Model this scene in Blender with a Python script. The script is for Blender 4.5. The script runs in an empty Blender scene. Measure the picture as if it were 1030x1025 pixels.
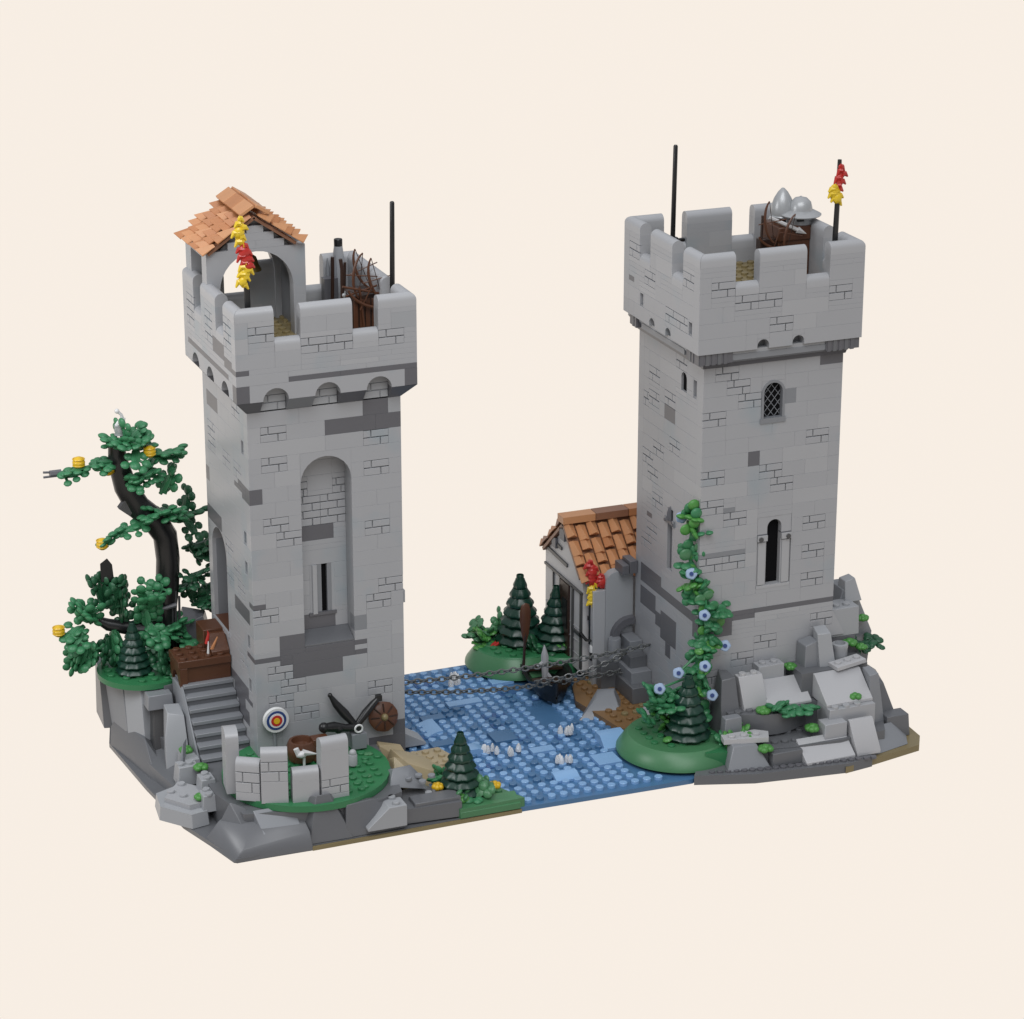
import bpy, bmesh, math, random
from mathutils import Vector, Matrix, noise
R = random.Random(7)
rad = math.radians
S = bpy.context.scene
COL = S.collection

# ------------------------------------------------------------------ camera, world, light, exposure
cd = bpy.data.cameras.new('camera'); cam = bpy.data.objects.new('camera', cd); COL.objects.link(cam)
cam.location = (-54.1987, -188.7221, 93.4106)
cam.rotation_euler = (math.pi/2 - 0.3439, 0, -0.3792)
cd.sensor_width = 36; cd.lens = 2804.7/1030*36; cd.clip_start = 1; cd.clip_end = 2000
S.camera = cam
S.view_settings.view_transform = 'Standard'; S.view_settings.look = 'None'
S.view_settings.exposure = 0; S.view_settings.gamma = 1; S.view_settings.use_curve_mapping = False

BACK, FRONT_W, LEFT_W, SUN_W = 0.76, 12000, 19000, 0.92
W = bpy.data.worlds.new('World'); S.world = W; W.use_nodes = True
nt = W.node_tree; nt.nodes.clear()
tc = nt.nodes.new('ShaderNodeTexCoord'); sx = nt.nodes.new('ShaderNodeSeparateXYZ')
rp = nt.nodes.new('ShaderNodeValToRGB'); mr = nt.nodes.new('ShaderNodeMapRange')
bg = nt.nodes.new('ShaderNodeBackground'); ow = nt.nodes.new('ShaderNodeOutputWorld')
nt.links.new(tc.outputs['Generated'], sx.inputs[0]); nt.links.new(sx.outputs['Z'], mr.inputs['Value'])
mr.inputs['From Min'].default_value = -1; mr.inputs['From Max'].default_value = 1
# cream world behind the model; added dimming behind the camera darkens front walls
dt = nt.nodes.new('ShaderNodeVectorMath'); dt.operation = 'DOT_PRODUCT'; dt.inputs[1].default_value = (0.37, 0.93, 0)
nt.links.new(tc.outputs['Generated'], dt.inputs[0])
rm = nt.nodes.new('ShaderNodeMapRange'); rm.inputs['From Min'].default_value = -0.15; rm.inputs['From Max'].default_value = 0.3
rm.inputs['To Min'].default_value = BACK; rm.inputs['To Max'].default_value = 1.0
nt.links.new(dt.outputs['Value'], rm.inputs['Value'])
ml = nt.nodes.new('ShaderNodeMix'); ml.data_type = 'RGBA'; ml.blend_type = 'MULTIPLY'; ml.inputs['Factor'].default_value = 1
cb = nt.nodes.new('ShaderNodeCombineColor')
for k in range(3): nt.links.new(rm.outputs[0], cb.inputs[k])
nt.links.new(mr.outputs[0], rp.inputs[0]); nt.links.new(rp.outputs[0], ml.inputs['A']); nt.links.new(cb.outputs[0], ml.inputs['B']); nt.links.new(ml.outputs['Result'], bg.inputs[0]); nt.links.new(bg.outputs[0], ow.inputs[0])
CREAM = (0.935, 0.856, 0.775, 1)
els = rp.color_ramp.elements
els[0].position = 0.0; els[0].color = (0.06, 0.06, 0.06, 1)      # added dark lower world, out of frame, keeps undersides dark
els[1].position = 1.0; els[1].color = (0.80, 0.81, 0.84, 1)
for pos, c in ((0.175, (0.06, 0.06, 0.06, 1)), (0.23, CREAM), (0.45, CREAM), (0.52, (0.22, 0.23, 0.245, 1)), (0.72, (0.42, 0.435, 0.46, 1))):
    e = els.new(pos); e.color = c
bg.inputs['Strength'].default_value = 1.0

def lamp(name, kind, energy, rot, color, **kw):
    d = bpy.data.lights.new(name, kind); d.energy = energy; d.color = color
    for k, v in kw.items(): setattr(d, k, v)
    o = bpy.data.objects.new(name, d); COL.objects.link(o); o.rotation_euler = rot
    return o
lamp('key_light', 'SUN', SUN_W, (rad(42), 0, rad(-14)), (0.97, 0.985, 1.0), angle=rad(35))

k = lamp('added_top_fill', 'AREA', FRONT_W, (0,0,0), (0.97, 0.985, 1.0), shape='DISK', size=34)  # added unseen area lamp, lightens tops more than bottoms
k.location = (2, -34, 92); k.rotation_euler = (Vector((18, 2, 25)) - k.location).to_track_quat('-Z', 'Y').to_euler()

k = lamp('added_side_fill', 'AREA', LEFT_W, (0,0,0), (0.98, 0.99, 1.0), shape='DISK', size=30)  # added unseen area lamp, lightens the left-facing walls
k.location = (-58, 0, 62); k.rotation_euler = (Vector((0, 5, 22)) - k.location).to_track_quat('-Z', 'Y').to_euler()

# ------------------------------------------------------------------ materials
def plastic(name, col, rough=0.34, var=0.05, spec=0.5, trans=0.0, scale=0.35, metal=0.0, smear=0.0):
    m = bpy.data.materials.new(name); m.use_nodes = True
    t = m.node_tree; b = t.nodes['Principled BSDF']
    tc = t.nodes.new('ShaderNodeTexCoord'); n = t.nodes.new('ShaderNodeTexNoise')
    n.inputs['Scale'].default_value = scale; n.inputs['Detail'].default_value = 4
    t.links.new(tc.outputs['Object'], n.inputs['Vector'])
    mx = t.nodes.new('ShaderNodeMix'); mx.data_type = 'RGBA'
    t.links.new(n.outputs['Fac'], mx.inputs['Factor'])
    mx.inputs['A'].default_value = (*[c*(1-var) for c in col], 1); mx.inputs['B'].default_value = (*[min(1, c*(1+var)) for c in col], 1)
    src = mx.outputs['Result']
    if smear:                                     # faint bluish noise patches
        n2 = t.nodes.new('ShaderNodeTexNoise'); n2.inputs['Scale'].default_value = 0.28; n2.inputs['Detail'].default_value = 2
        mp = t.nodes.new('ShaderNodeMapping'); mp.inputs['Location'].default_value = (31, 7, 3)
        t.links.new(tc.outputs['Object'], mp.inputs[0]); t.links.new(mp.outputs[0], n2.inputs['Vector'])
        r2 = t.nodes.new('ShaderNodeMapRange'); r2.inputs['From Min'].default_value = .55; r2.inputs['From Max'].default_value = .72
        r2.inputs['To Max'].default_value = smear
        t.links.new(n2.outputs['Fac'], r2.inputs['Value'])
        m2 = t.nodes.new('ShaderNodeMix'); m2.data_type = 'RGBA'
        t.links.new(r2.outputs[0], m2.inputs['Factor']); t.links.new(src, m2.inputs['A'])
        m2.inputs['B'].default_value = (col[0]*.82, col[1]*.93, col[2]*.97, 1); src = m2.outputs['Result']
    t.links.new(src, b.inputs['Base Color'])
    rr = t.nodes.new('ShaderNodeMapRange'); rr.inputs['To Min'].default_value = rough*.85; rr.inputs['To Max'].default_value = rough*1.2
    t.links.new(n.outputs['Fac'], rr.inputs['Value']); t.links.new(rr.outputs[0], b.inputs['Roughness'])
    b.inputs['Specular IOR Level'].default_value = spec
    b.inputs['Metallic'].default_value = metal
    if trans: b.inputs['Transmission Weight'].default_value = trans
    return m
LG = plastic('light_grey_plastic', (0.385, 0.391, 0.410), smear=0.7, var=.03)
LG2 = plastic('light_grey_plastic_pale', (0.41, 0.415, 0.432), var=.03)
LG3 = plastic('light_grey_plastic_cool', (0.355, 0.366, 0.385), var=.03)
PG = plastic('toplit_slope_plastic', (0.47, 0.47, 0.485), var=.03)  # paler copy of light grey; brightness of upward faces put into colour
MG = plastic('mid_grey_plastic', (0.235, 0.245, 0.265))
DG = plastic('dark_grey_plastic', (0.122, 0.122, 0.136))
DG2 = plastic('dark_grey_plastic_pale', (0.138, 0.142, 0.153))
VD = plastic('very_dark_grey_plastic', (0.07, 0.07, 0.073))  # very dark grey for timber, bark ridges, capitals and the cave block
VOID = plastic('dark_opening_black', (0.006, 0.006, 0.007), rough=.8, spec=.1)  # flat black standing in for the darkness inside windows and slits
BK = plastic('black_plastic', (0.012, 0.012, 0.013), rough=.3)
GR = plastic('green_plastic', (0.035, 0.19, 0.075), rough=.38, var=.15)
BG = plastic('bright_green_plastic', (0.075, 0.27, 0.055), rough=.35, var=.1)
SG = plastic('sand_green_slope', (0.066, 0.205, 0.092), rough=.35, var=.1)
LFG = plastic('leaf_green_plastic', (0.042, 0.205, 0.088), rough=.4, var=.2)
LFD = plastic('deep_leaf_green_plastic', (0.018, 0.095, 0.042), rough=.4, var=.2)
PN = plastic('dark_green_plastic', (0.008, 0.042, 0.027), rough=.3)
BL = plastic('blue_plastic', (0.07, 0.175, 0.335), rough=.28, var=.15)
BL2 = plastic('pale_blue_plastic', (0.24, 0.43, 0.70), rough=.2, var=.12)
BL3 = plastic('deep_blue_plastic', (0.035, 0.105, 0.27), rough=.3, var=.1)
TL = plastic('terracotta_plastic', (0.48, 0.205, 0.085), rough=.36, var=.14, scale=.9)
TL2 = plastic('terracotta_plastic_pale', (0.58, 0.28, 0.13), rough=.36, var=.1, scale=.9)
TLD = plastic('terracotta_plastic_brown', (0.27, 0.125, 0.07), rough=.36, var=.1, scale=.9)
TN = plastic('tan_plastic', (0.42, 0.34, 0.21), var=.1)
DT = plastic('dark_tan_plastic', (0.235, 0.185, 0.09), var=.12)
SB = plastic('sand_brown_plastic', (0.23, 0.13, 0.055), var=.15)
RB = plastic('reddish_brown_plastic', (0.105, 0.042, 0.022), var=.15)
DB = plastic('dark_brown_plastic', (0.04, 0.02, 0.014), var=.15)
YL = plastic('yellow_plastic', (0.75, 0.47, 0.02), rough=.3)
FY = plastic('flame_yellow_plastic', (0.78, 0.55, 0.03), rough=.28)
RD = plastic('red_plastic', (0.5, 0.03, 0.025), rough=.28)
WH = plastic('white_plastic', (0.72, 0.72, 0.72), rough=.3)
OW = plastic('house_white_plastic', (0.60, 0.59, 0.59), rough=.35)
LB = plastic('pale_lilac_plastic', (0.35, 0.46, 0.64), rough=.3)
NB = plastic('navy_plastic', (0.03, 0.06, 0.2), rough=.3)
GD = plastic('old_gold_plastic', (0.22, 0.16, 0.05), rough=.28, metal=.5)
SV = plastic('silver_plastic', (0.42, 0.43, 0.44), rough=.32, metal=.25)
CH = plastic('chain_grey_plastic', (0.12, 0.125, 0.125), rough=.25, spec=.7)
CL = plastic('clear_plastic', (1.0, 1.0, 1.0), rough=.06, var=.0, trans=.45)
CLS = plastic('frosted_clear_plastic', (0.95, 0.97, 1.0), rough=.12, var=.0, trans=.2)

# ------------------------------------------------------------------ mesh builder
class MB:
    def __init__(s): s.v, s.f, s.m, s.s, s.mats = [], [], [], [], []
    def mi(s, mat):
        if mat not in s.mats: s.mats.append(mat)
        return s.mats.index(mat)
    def add(s, vs, fs, mat, smooth=False):
        b = len(s.v); k = s.mi(mat); s.v += [tuple(v) for v in vs]
        for f in fs: s.f.append([b+i for i in f]); s.m.append(k); s.s.append(smooth)
    def hexa(s, p, mat):      # 8 points: bottom 4, top 4
        s.add(p, [(0,3,2,1),(4,5,6,7),(0,1,5,4),(1,2,6,5),(2,3,7,6),(3,0,4,7)], mat)
    def box(s, a, b, mat, T=None):
        p = [(a[0],a[1],a[2]),(b[0],a[1],a[2]),(b[0],b[1],a[2]),(a[0],b[1],a[2]),(a[0],a[1],b[2]),(b[0],a[1],b[2]),(b[0],b[1],b[2]),(a[0],b[1],b[2])]
        s.hexa([T(*q) for q in p] if T else p, mat)
    def obox(s, c, d, rot, mat):   # centred box with rotation matrix
        p = []
        for z in (-1,1):
            for x, y in ((-1,-1),(1,-1),(1,1),(-1,1)):
                p.append(Vector(c) + rot @ Vector((x*d[0]/2, y*d[1]/2, z*d[2]/2)))
        s.hexa(p, mat)
    def prism(s, poly, z0, z1, mat, shrink=0, smooth=False):
        n = len(poly); cx = sum(p[0] for p in poly)/n; cy = sum(p[1] for p in poly)/n
        top = [(cx+(x-cx)*(1-shrink), cy+(y-cy)*(1-shrink)) for x, y in poly]
        vs = [(x,y,z0) for x,y in poly] + [(x,y,z1) for x,y in top]
        s.add(vs, [list(range(n))[::-1], list(range(n,2*n))], mat)
        s.add(vs, [(i,(i+1)%n,n+(i+1)%n,n+i) for i in range(n)], mat, smooth)
    def extr(s, poly, T, d0, d1, mat, smooth=False):  # polygon in (u,z), extruded over d
        n = len(poly); vs = [T(u,z,d0) for u,z in poly] + [T(u,z,d1) for u,z in poly]
        s.add(vs, [list(range(n))[::-1], list(range(n,2*n))], mat)
        s.add(vs, [(i,(i+1)%n,n+(i+1)%n,n+i) for i in range(n)], mat, smooth)
    def wedge(s, x0, y0, z0, x1, y1, z1, face, mat, top=0.3, lip=0.2):
        """slope brick: the side «face» runs from a low lip up to the full height"""
        b = [(x0,y0,z0),(x1,y0,z0),(x1,y1,z0),(x0,y1,z0)]
        l = z0+lip; dx, dy = x1-x0, y1-y0
        if face == '-y': yy = y1-dy*top; prof = [(y0,z0),(y0,l),(yy,z1),(y1,z1),(y1,z0)]; ax = 'x'
        elif face == '+y': yy = y0+dy*top; prof = [(y1,z0),(y1,l),(yy,z1),(y0,z1),(y0,z0)]; ax = 'x'
        elif face == '-x': xx = x1-dx*top; prof = [(x0,z0),(x0,l),(xx,z1),(x1,z1),(x1,z0)]; ax = 'y'
        else: xx = x0+dx*top; prof = [(x1,z0),(x1,l),(xx,z1),(x0,z1),(x0,z0)]; ax = 'y'
        n = len(prof)
        vs = [(x0,p,z) for p,z in prof]+[(x1,p,z) for p,z in prof] if ax == 'x' else [(p,y0,z) for p,z in prof]+[(p,y1,z) for p,z in prof]
        s.add(vs, [list(range(n)), list(range(n,2*n))[::-1]] + [(i,n+i,n+(i+1)%n,(i+1)%n) for i in range(n)], mat)
    def lathe(s, c, prof, mat, n=16, smooth=True, wob=None, axis=None):
        M = axis or Matrix.Identity(3); vs = []; fs = []
        for k, (r, z) in enumerate(prof):
            for i in range(n):
                a = 2*math.pi*i/n; q = r*(wob(a, k) if wob else 1)
                vs.append(Vector(c) + M @ Vector((q*math.cos(a), q*math.sin(a), z)))
        for k in range(len(prof)-1):
            for i in range(n):
                fs.append((k*n+i, k*n+(i+1)%n, (k+1)*n+(i+1)%n, (k+1)*n+i))
        s.add(vs, fs, mat, smooth)
        L = (len(prof)-1)*n
        s.add(vs, [list(range(n))[::-1], list(range(L, L+n))], mat, False)
    def cyl(s, c, r, h, mat, n=12, axis=None): s.lathe(c, [(r*.93,0),(r,.03*h),(r,h*.92),(r*.9,h)], mat, n, True, None, axis)
    def stud(s, x, y, z, mat, n=9, r=.3, h=.2): s.lathe((x,y,z), [(r,0),(r,h*.85),(r*.9,h)], mat, n)
    def sphere(s, c, r, mat, n=10, m=6, sc=(1,1,1), rot=None):
        vs = []; fs = []; M = rot or Matrix.Identity(3)
        for j in range(m+1):
            t = math.pi*j/m
            for i in range(n):
                a = 2*math.pi*i/n
                vs.append(Vector(c) + M @ Vector((r*sc[0]*math.sin(t)*math.cos(a), r*sc[1]*math.sin(t)*math.sin(a), r*sc[2]*math.cos(t))))
        for j in range(m):
            for i in range(n): fs.append((j*n+i, (j+1)*n+i, (j+1)*n+(i+1)%n, j*n+(i+1)%n))
        s.add(vs, fs, mat, True)
    def tube(s, pts, r, mat, n=8, smooth=True):
        pts = [Vector(p) for p in pts]; rs = r if isinstance(r, (list, tuple)) else [r]*len(pts)
        vs = []; fs = []; up = None
        for k, p in enumerate(pts):
            t = (pts[min(k+1, len(pts)-1)] - pts[max(k-1, 0)]).normalized()
            if up is None: up = t.orthogonal().normalized()
            up = (up - t*up.dot(t)); up = up.normalized() if up.length > 1e-5 else t.orthogonal().normalized()
            w = t.cross(up)
            for i in range(n):
                a = 2*math.pi*i/n; vs.append(p + rs[k]*(up*math.cos(a) + w*math.sin(a)))
        for k in range(len(pts)-1):
            for i in range(n): fs.append((k*n+i, k*n+(i+1)%n, (k+1)*n+(i+1)%n, (k+1)*n+i))
        L = (len(pts)-1)*n
        s.add(vs, fs + [list(range(n))[::-1], list(range(L, L+n))], mat, smooth)
    def torus(s, c, R1, r, mat, M=None, n=14, m=6, sc=(1,1)):
        M = M or Matrix.Identity(3); vs = []; fs = []
        for i in range(n):
            a = 2*math.pi*i/n
            for j in range(m):
                b = 2*math.pi*j/m; q = R1 + r*math.cos(b)
                vs.append(Vector(c) + M @ Vector((q*math.cos(a)*sc[0], q*math.sin(a)*sc[1], r*math.sin(b))))
        for i in range(n):
            for j in range(m): fs.append((i*m+j, ((i+1)%n)*m+j, ((i+1)%n)*m+(j+1)%m, i*m+(j+1)%m))
        s.add(vs, fs, mat, True)
    def hull(s, pts, mat):
        bm = bmesh.new()
        for p in pts: bm.verts.new(p)
        g = bmesh.ops.convex_hull(bm, input=bm.verts)
        bmesh.ops.delete(bm, geom=list(set(g['geom_unused'] + g['geom_interior'])), context='VERTS')
        bmesh.ops.dissolve_limit(bm, angle_limit=rad(8), verts=bm.verts, edges=bm.edges)
        bm.verts.index_update()
        vs = [v.co.copy() for v in bm.verts]; fs = [[v.index for v in f.verts] for f in bm.faces]
        bm.free(); s.add(vs, fs, mat)
    def build(s, name, parent=None, loc=None, bevel=0.0, world=True, rot=0.0):
        me = bpy.data.meshes.new(name)
        off = Vector(loc) if loc is not None else Vector((0,0,0))
        me.from_pydata([Vector(v)-off for v in s.v], [], s.f)
        for m in s.mats: me.materials.append(m)
        me.polygons.foreach_set('material_index', s.m); me.polygons.foreach_set('use_smooth', s.s)
        bm = bmesh.new(); bm.from_mesh(me); bmesh.ops.recalc_face_normals(bm, faces=bm.faces); bm.to_mesh(me); bm.free()
        me.set_sharp_from_angle(angle=rad(38)); me.update()
        o = bpy.data.objects.new(name, me); COL.objects.link(o)
        if parent is not None:
            o.parent = parent
            if world:
                w = Vector((0,0,0)); q = parent
                while q is not None: w += Vector(q.location); q = q.parent
                o.location = off - w
            else: o.location = off
        else: o.location = off
        if rot: o.rotation_euler.z = rot
        if bevel:
            b = o.modifiers.new('bevel', 'BEVEL'); b.width = bevel; b.segments = 2; b.limit_method = 'ANGLE'; b.angle_limit = rad(40)
        return o
def thing(name, label, cat, loc, group=None, rz=0):
    o = bpy.data.objects.new(name, None); COL.objects.link(o); o.empty_display_size = .5
    o.location = loc; o.rotation_euler.z = rz; o['label'] = label; o['category'] = cat
    if group: o['group'] = group
    return o
def tag(o, label, cat, group=None):
    o['label'] = label; o['category'] = cat
    if group: o['group'] = group
    return o
def struct(o): o['kind'] = 'structure'; return o
def dup(root, loc, label, rz=0, sc=None, group=None):
    r = root.copy(); COL.objects.link(r); r.location = loc; r.rotation_euler.z = rz; r['label'] = label
    if sc: r.scale = (sc, sc, sc) if not isinstance(sc, tuple) else sc
    if group: r['group'] = group
    for ch in list(root.children):
        c = ch.copy(); COL.objects.link(c); c.parent = r
        for g in ch.children:
            d = g.copy(); COL.objects.link(d); d.parent = c
    return r

# ------------------------------------------------------------------ brick-wall generator
def brick(mb, T, u0, u1, z0, z1, mat, d=0.0, thick=1.0, c=0.013, g=0.0015):
    u0 += g; u1 -= g; z0 += g; z1 -= g
    f = [(u0+c,z0+c,d),(u1-c,z0+c,d),(u1-c,z1-c,d),(u0+c,z1-c,d)]
    e = [(u0,z0,d-c),(u1,z0,d-c),(u1,z1,d-c),(u0,z1,d-c)]
    b = [(u0,z0,d-thick),(u1,z0,d-thick),(u1,z1,d-thick),(u0,z1,d-thick)]
    fs = [(0,1,2,3)] + [(i,4+i,4+(i+1)%4,(i+1)%4) for i in range(4)] + [(4+i,8+i,8+(i+1)%4,4+(i+1)%4) for i in range(4)] + [(11,10,9,8)]
    mb.add([T(*p) for p in f+e+b], fs, mat)
def masonry(mb, T, u0, u1, z0, z1, mat, d=0.0, thick=1.0):
    gd = .15; gw = .042
    brick(mb, T, u0, u1, z0, z1, mat, d-gd, thick-gd, .01)
    h = z1-z0; zm = z0+h/2; n = max(1, round((u1-u0)/2))
    for row in (0, 1):
        a, b = (z0+gw*.5, zm-gw) if row == 0 else (zm+gw, z1-gw*1.0)
        cuts = []
        for k in range(n): cuts.append(u0 + 2*k + (1.35 if row == 0 else .6) * (u1-u0)/n/2)
        xs = [u0] + cuts + [u1]
        for i in range(len(xs)-1):
            l = xs[i] + (gw if i > 0 else .008); r = xs[i+1] - (gw if i < len(xs)-2 else .008)
            brick(mb, T, l, r, a, b, mat, d, gd+.02, .02, 0)
def wallface(mb, T, cols, z0, npl, items, thick=1.0, light=(LG, LG, LG, LG, LG, LG, LG2), seed=1, course=0):
    rr = random.Random(seed); occ = [[False]*cols for _ in range(npl)]
    for it in items:
        kind, u, zt, w, h = it[:5]
        p1 = round((zt-z0)/.4); p0 = p1-h
        for p in range(max(0,p0), min(npl,p1)):
            for c in range(max(0,u), min(cols,u+w)): occ[p][c] = True
        a, b, za, zb = u, u+w, z0+.4*p0, z0+.4*p1
        if kind == 'L': brick(mb, T, a, b, za, zb, rr.choice(light), 0, thick)
        elif kind == 'P': brick(mb, T, a, b, za, zb, LG3, 0, thick)
        elif kind == 'D': brick(mb, T, a, b, za, zb, DG, 0, thick)
        elif kind == 'G': brick(mb, T, a, b, za, zb, MG, 0, thick)
        elif kind == 'M': masonry(mb, T, a, b, za, zb, LG, 0, thick)
        elif kind == 'S':      # brick with a recessed stud socket
            brick(mb, T, a, b, za, zb, LG, -.3, thick-.3)
            brick(mb, T, a, a+.2, za, zb, LG, 0, .35); brick(mb, T, b-.2, b, za, zb, LG, 0, .35)
            brick(mb, T, a+.2, b-.2, za, za+.15, MG, -.05, .3); brick(mb, T, a+.2, b-.2, zb-.15, zb, LG, 0, .3)
    for p in range(npl):
        for c in range(cols):
            if occ[p][c]: continue
            h = 3 if (p-course) % 3 == 0 and p+3 <= npl and all(not occ[p+k][c] for k in range(3)) else 1
            w = 1; mx = rr.choice((2,2,3,4,4,6))
            while w < mx and c+w < cols and all(not occ[p+k][c+w] for k in range(h)): w += 1
            for k in range(h):
                for q in range(w): occ[p+k][c+q] = True
            brick(mb, T, c, c+w, z0+.4*p, z0+.4*(p+h), rr.choice(light), 0, thick)
def archfill(mb, T, u0, u1, zs, ztop, mat, d0=0.0, thick=1.0, n=12):
    r = (u1-u0)/2; cx = (u0+u1)/2; P = [(cx-r*math.cos(math.pi*i/n), zs+r*math.sin(math.pi*i/n)) for i in range(n+1)]
    for i in range(n):
        a, b = P[i], P[i+1]
        vs = [T(a[0],a[1],d0),T(b[0],b[1],d0),T(b[0],ztop,d0),T(a[0],ztop,d0),T(a[0],a[1],d0-thick),T(b[0],b[1],d0-thick),T(b[0],ztop,d0-thick),T(a[0],ztop,d0-thick)]
        mb.add(vs, [(0,1,2,3),(7,6,5,4),(3,2,6,7)], mat); mb.add(vs, [(0,4,5,1)], mat, True)
def cap(mb, T, a0, a1, zb, mat, h=.96, m0=False, m1=False, thick=1.0):
    rv = h-.5; prof = [(0,0),(0,rv)] + [(.5-.5*math.cos(math.pi*i/10), rv+.5*math.sin(math.pi*i/10)) for i in range(1,10)] + [(1,rv),(1,0)]
    prof = [(d*thick, z) for d, z in prof]; n = len(prof); e = .012
    vs = [T(a0+e+(d if m0 else 0), zb+z, -d) for d, z in prof] + [T(a1-e-(d if m1 else 0), zb+z, -d) for d, z in prof]
    mb.add(vs, [(i,i+1,n+i+1,n+i) for i in range(n-1)], mat, True)
    mb.add(vs, [list(range(n)), list(range(n,2*n))[::-1], (0,n,2*n-1,n-1)], mat)
def faces_of(x0, y0, w, dpt):
    return dict(F=lambda u,z,d: (x0+u, y0-d, z), L=lambda u,z,d: (x0-d, y0+u, z), Rr=lambda u,z,d: (x0+w+d, y0+u, z), B=lambda u,z,d: (x0+u, y0+dpt+d, z))
def frame_arch(mb, T, u0, u1, z0, zs, mat, bw=.22, d=.06, thick=.5, n=10):
    """plain arched window surround, one piece"""
    r = (u1-u0)/2; cx = (u0+u1)/2
    inn = [(u0,z0)] + [(cx-r*math.cos(math.pi*i/n), zs+r*math.sin(math.pi*i/n)) for i in range(n+1)] + [(u1,z0)]
    R2 = r+bw; out = [(u0-bw,z0)] + [(cx-R2*math.cos(math.pi*i/n), zs+R2*math.sin(math.pi*i/n)) for i in range(n+1)] + [(u1+bw,z0)]
    for i in range(len(inn)-1):
        q = [inn[i], inn[i+1], out[i+1], out[i]]
        mb.extr(q, T, d-thick, d, mat)

# ------------------------------------------------------------------ left tower
LT = thing('castle_tower', 'pale grey brick tower with an arched niche, belfry roofed in orange tiles', 'tower', (6, 6, 2))
Fc = faces_of(0, 0, 12, 12)
Z0 = 0.9; NP = 75
M, D, H = 'M', 'D', 'H'
front = [(H,4,27.3,4,39), (H,4,11.7,0,0),
 (M,1,29.7,2,3),(M,1,27.3,2,3),(M,1,22.5,2,3),(M,2,21.3,2,3),(M,0,15.3,2,3),(M,9,28.5,2,3),(M,9,26.1,2,3),(M,9,21.3,2,3),(M,10,16.5,2,3),(M,9,15.3,2,3),
 (D,6,29.7,4,3),(D,10,29.7,2,3),(D,9,30.9,2,3),('P',11,30.9,1,3),
 (D,0,24.9,1,3),(D,0,15.7,1,1),
 (D,2,12.9,2,3),(D,2,11.7,2,1),(D,0,11.3,2,1),(D,2,11.3,1,1),('L',0,11.7,2,1),
 (D,4,11.7,4,1),(D,3,11.3,5,2),(D,8,11.7,1,1),(D,8,10.9,1,1),('L',8,11.3,1,1),('L',0,10.9,2,1),
 (D,2,10.9,1,1),(D,3,10.5,4,3),(M,1,10.5,2,3),(M,2,9.3,2,3),(M,1,8.1,2,3),(M,3,6.9,2,3),(M,9,8.1,2,3),('G',8,13.6,1,3),
 (D,11,4.5,1,3),(D,10,3.3,2,3),(D,10,2.1,2,3),(D,9,3.3,1,3)]
front = [i for i in front if i[3] > 0]
mb = MB()
wallface(mb, Fc['F'], 12, Z0, NP, front, seed=3)
archfill(mb, Fc['F'], 4, 8, 24.9, 27.3, LG)
left = [(H,0,30.9,1,75),(H,11,30.9,1,75),(H,7,18.9,4,20),
 (D,8,29.7,3,3),('S',1,28.5,1,3),(D,1,24.9,2,1),(D,1,24.5,3,1),(D,1,24.1,1,1),('S',1,21.3,1,3),(D,8,20.1,4,3),('S',1,18.9,1,3),
 (D,1,14.9,4,3),('S',1,12.9,1,3),('S',1,9.3,1,3),(D,2,8.1,5,2),(D,3,7.3,3,3),(D,1,7.3,2,1),(D,2,6.1,3,3),(D,1,11.3,1,1),
 (M,5,26.1,2,3),(M,9,27.3,2,3),(M,9,26.1,2,3),(M,2,26.1,2,3),(M,3,17.7,2,3),(M,5,18.9,2,3),(M,2,16.5,2,3),(M,5,16.5,2,3),(M,2,30.9,2,3),(M,2,10.5,2,3),(D,11,23.3,1,3)]
wallface(mb, Fc['L'], 12, Z0, NP, left, seed=4)
archfill(mb, Fc['L'], 7, 11, 16.9, 18.9, LG)
rite = [(H,0,30.9,1,75),(H,11,30.9,1,75),('D',1,4.5,10,3)]
wallface(mb, Fc['Rr'], 12, Z0, NP, rite, seed=5)
mb.box((12.0,.6,14.0),(12.35,1.4,15.0),LG3)
wallface(mb, Fc['B'], 12, Z0, NP, [], seed=6)
mb.box((1,1,30.4),(11,11,30.85),LG3)
mb.build('wall', LT)
# niche
mb = MB(); F = Fc['F']; Tn = lambda u,z,d: (u, 1.6-d, z)
wallface(mb, lambda u,z,d: (4+u, 1.6-d, z), 4, 11.7, 39, [(M,0,23.3,2,3),(M,2,23.3,2,3),(M,0,22.1,2,3),(M,2,22.1,2,3),(M,0,24.5,1,3),(M,3,24.5,1,3),(D,0,20.9,3,3),(H,1,17.7,2,10),(D,0,13.7,3,3),(D,0,12.5,4,2),('L',3,13.7,1,3)], thick=.5, seed=8)
for u in (4, 8):
    a, b = (u-.35, u) if u == 4 else (u, u+.35)
    mb.box((a,1.0,11.0),(b,1.75,27.3),LG3)
mb.wedge(4.02,.06,11.71,7.98,1.6,12.5,'-y',DG2,.02,.12); mb.box((3.5,.3,10),(8.5,1.5,11.5),DG)
mb.box((3.6,1.0,27.0),(8.4,1.75,27.28),LG)
mb.build('niche', LT, bevel=.02)
mb = MB()
for a,b,m,f in ((5.0,5.2,LG,1.6),(5.2,5.55,LG2,1.45),(5.55,5.95,MG,1.62),(6.4,6.75,MG,1.62),(6.75,7.0,LG,1.6)): mb.box((a,f,13.7),(b,2.05,17.7),m)
mb.box((4.9,1.5,13.55),(7.1,1.75,13.8),DG); mb.box((5.5,1.9,13.6),(6.5,2.1,17.8),VOID)
mb.build('window', LT)
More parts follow.
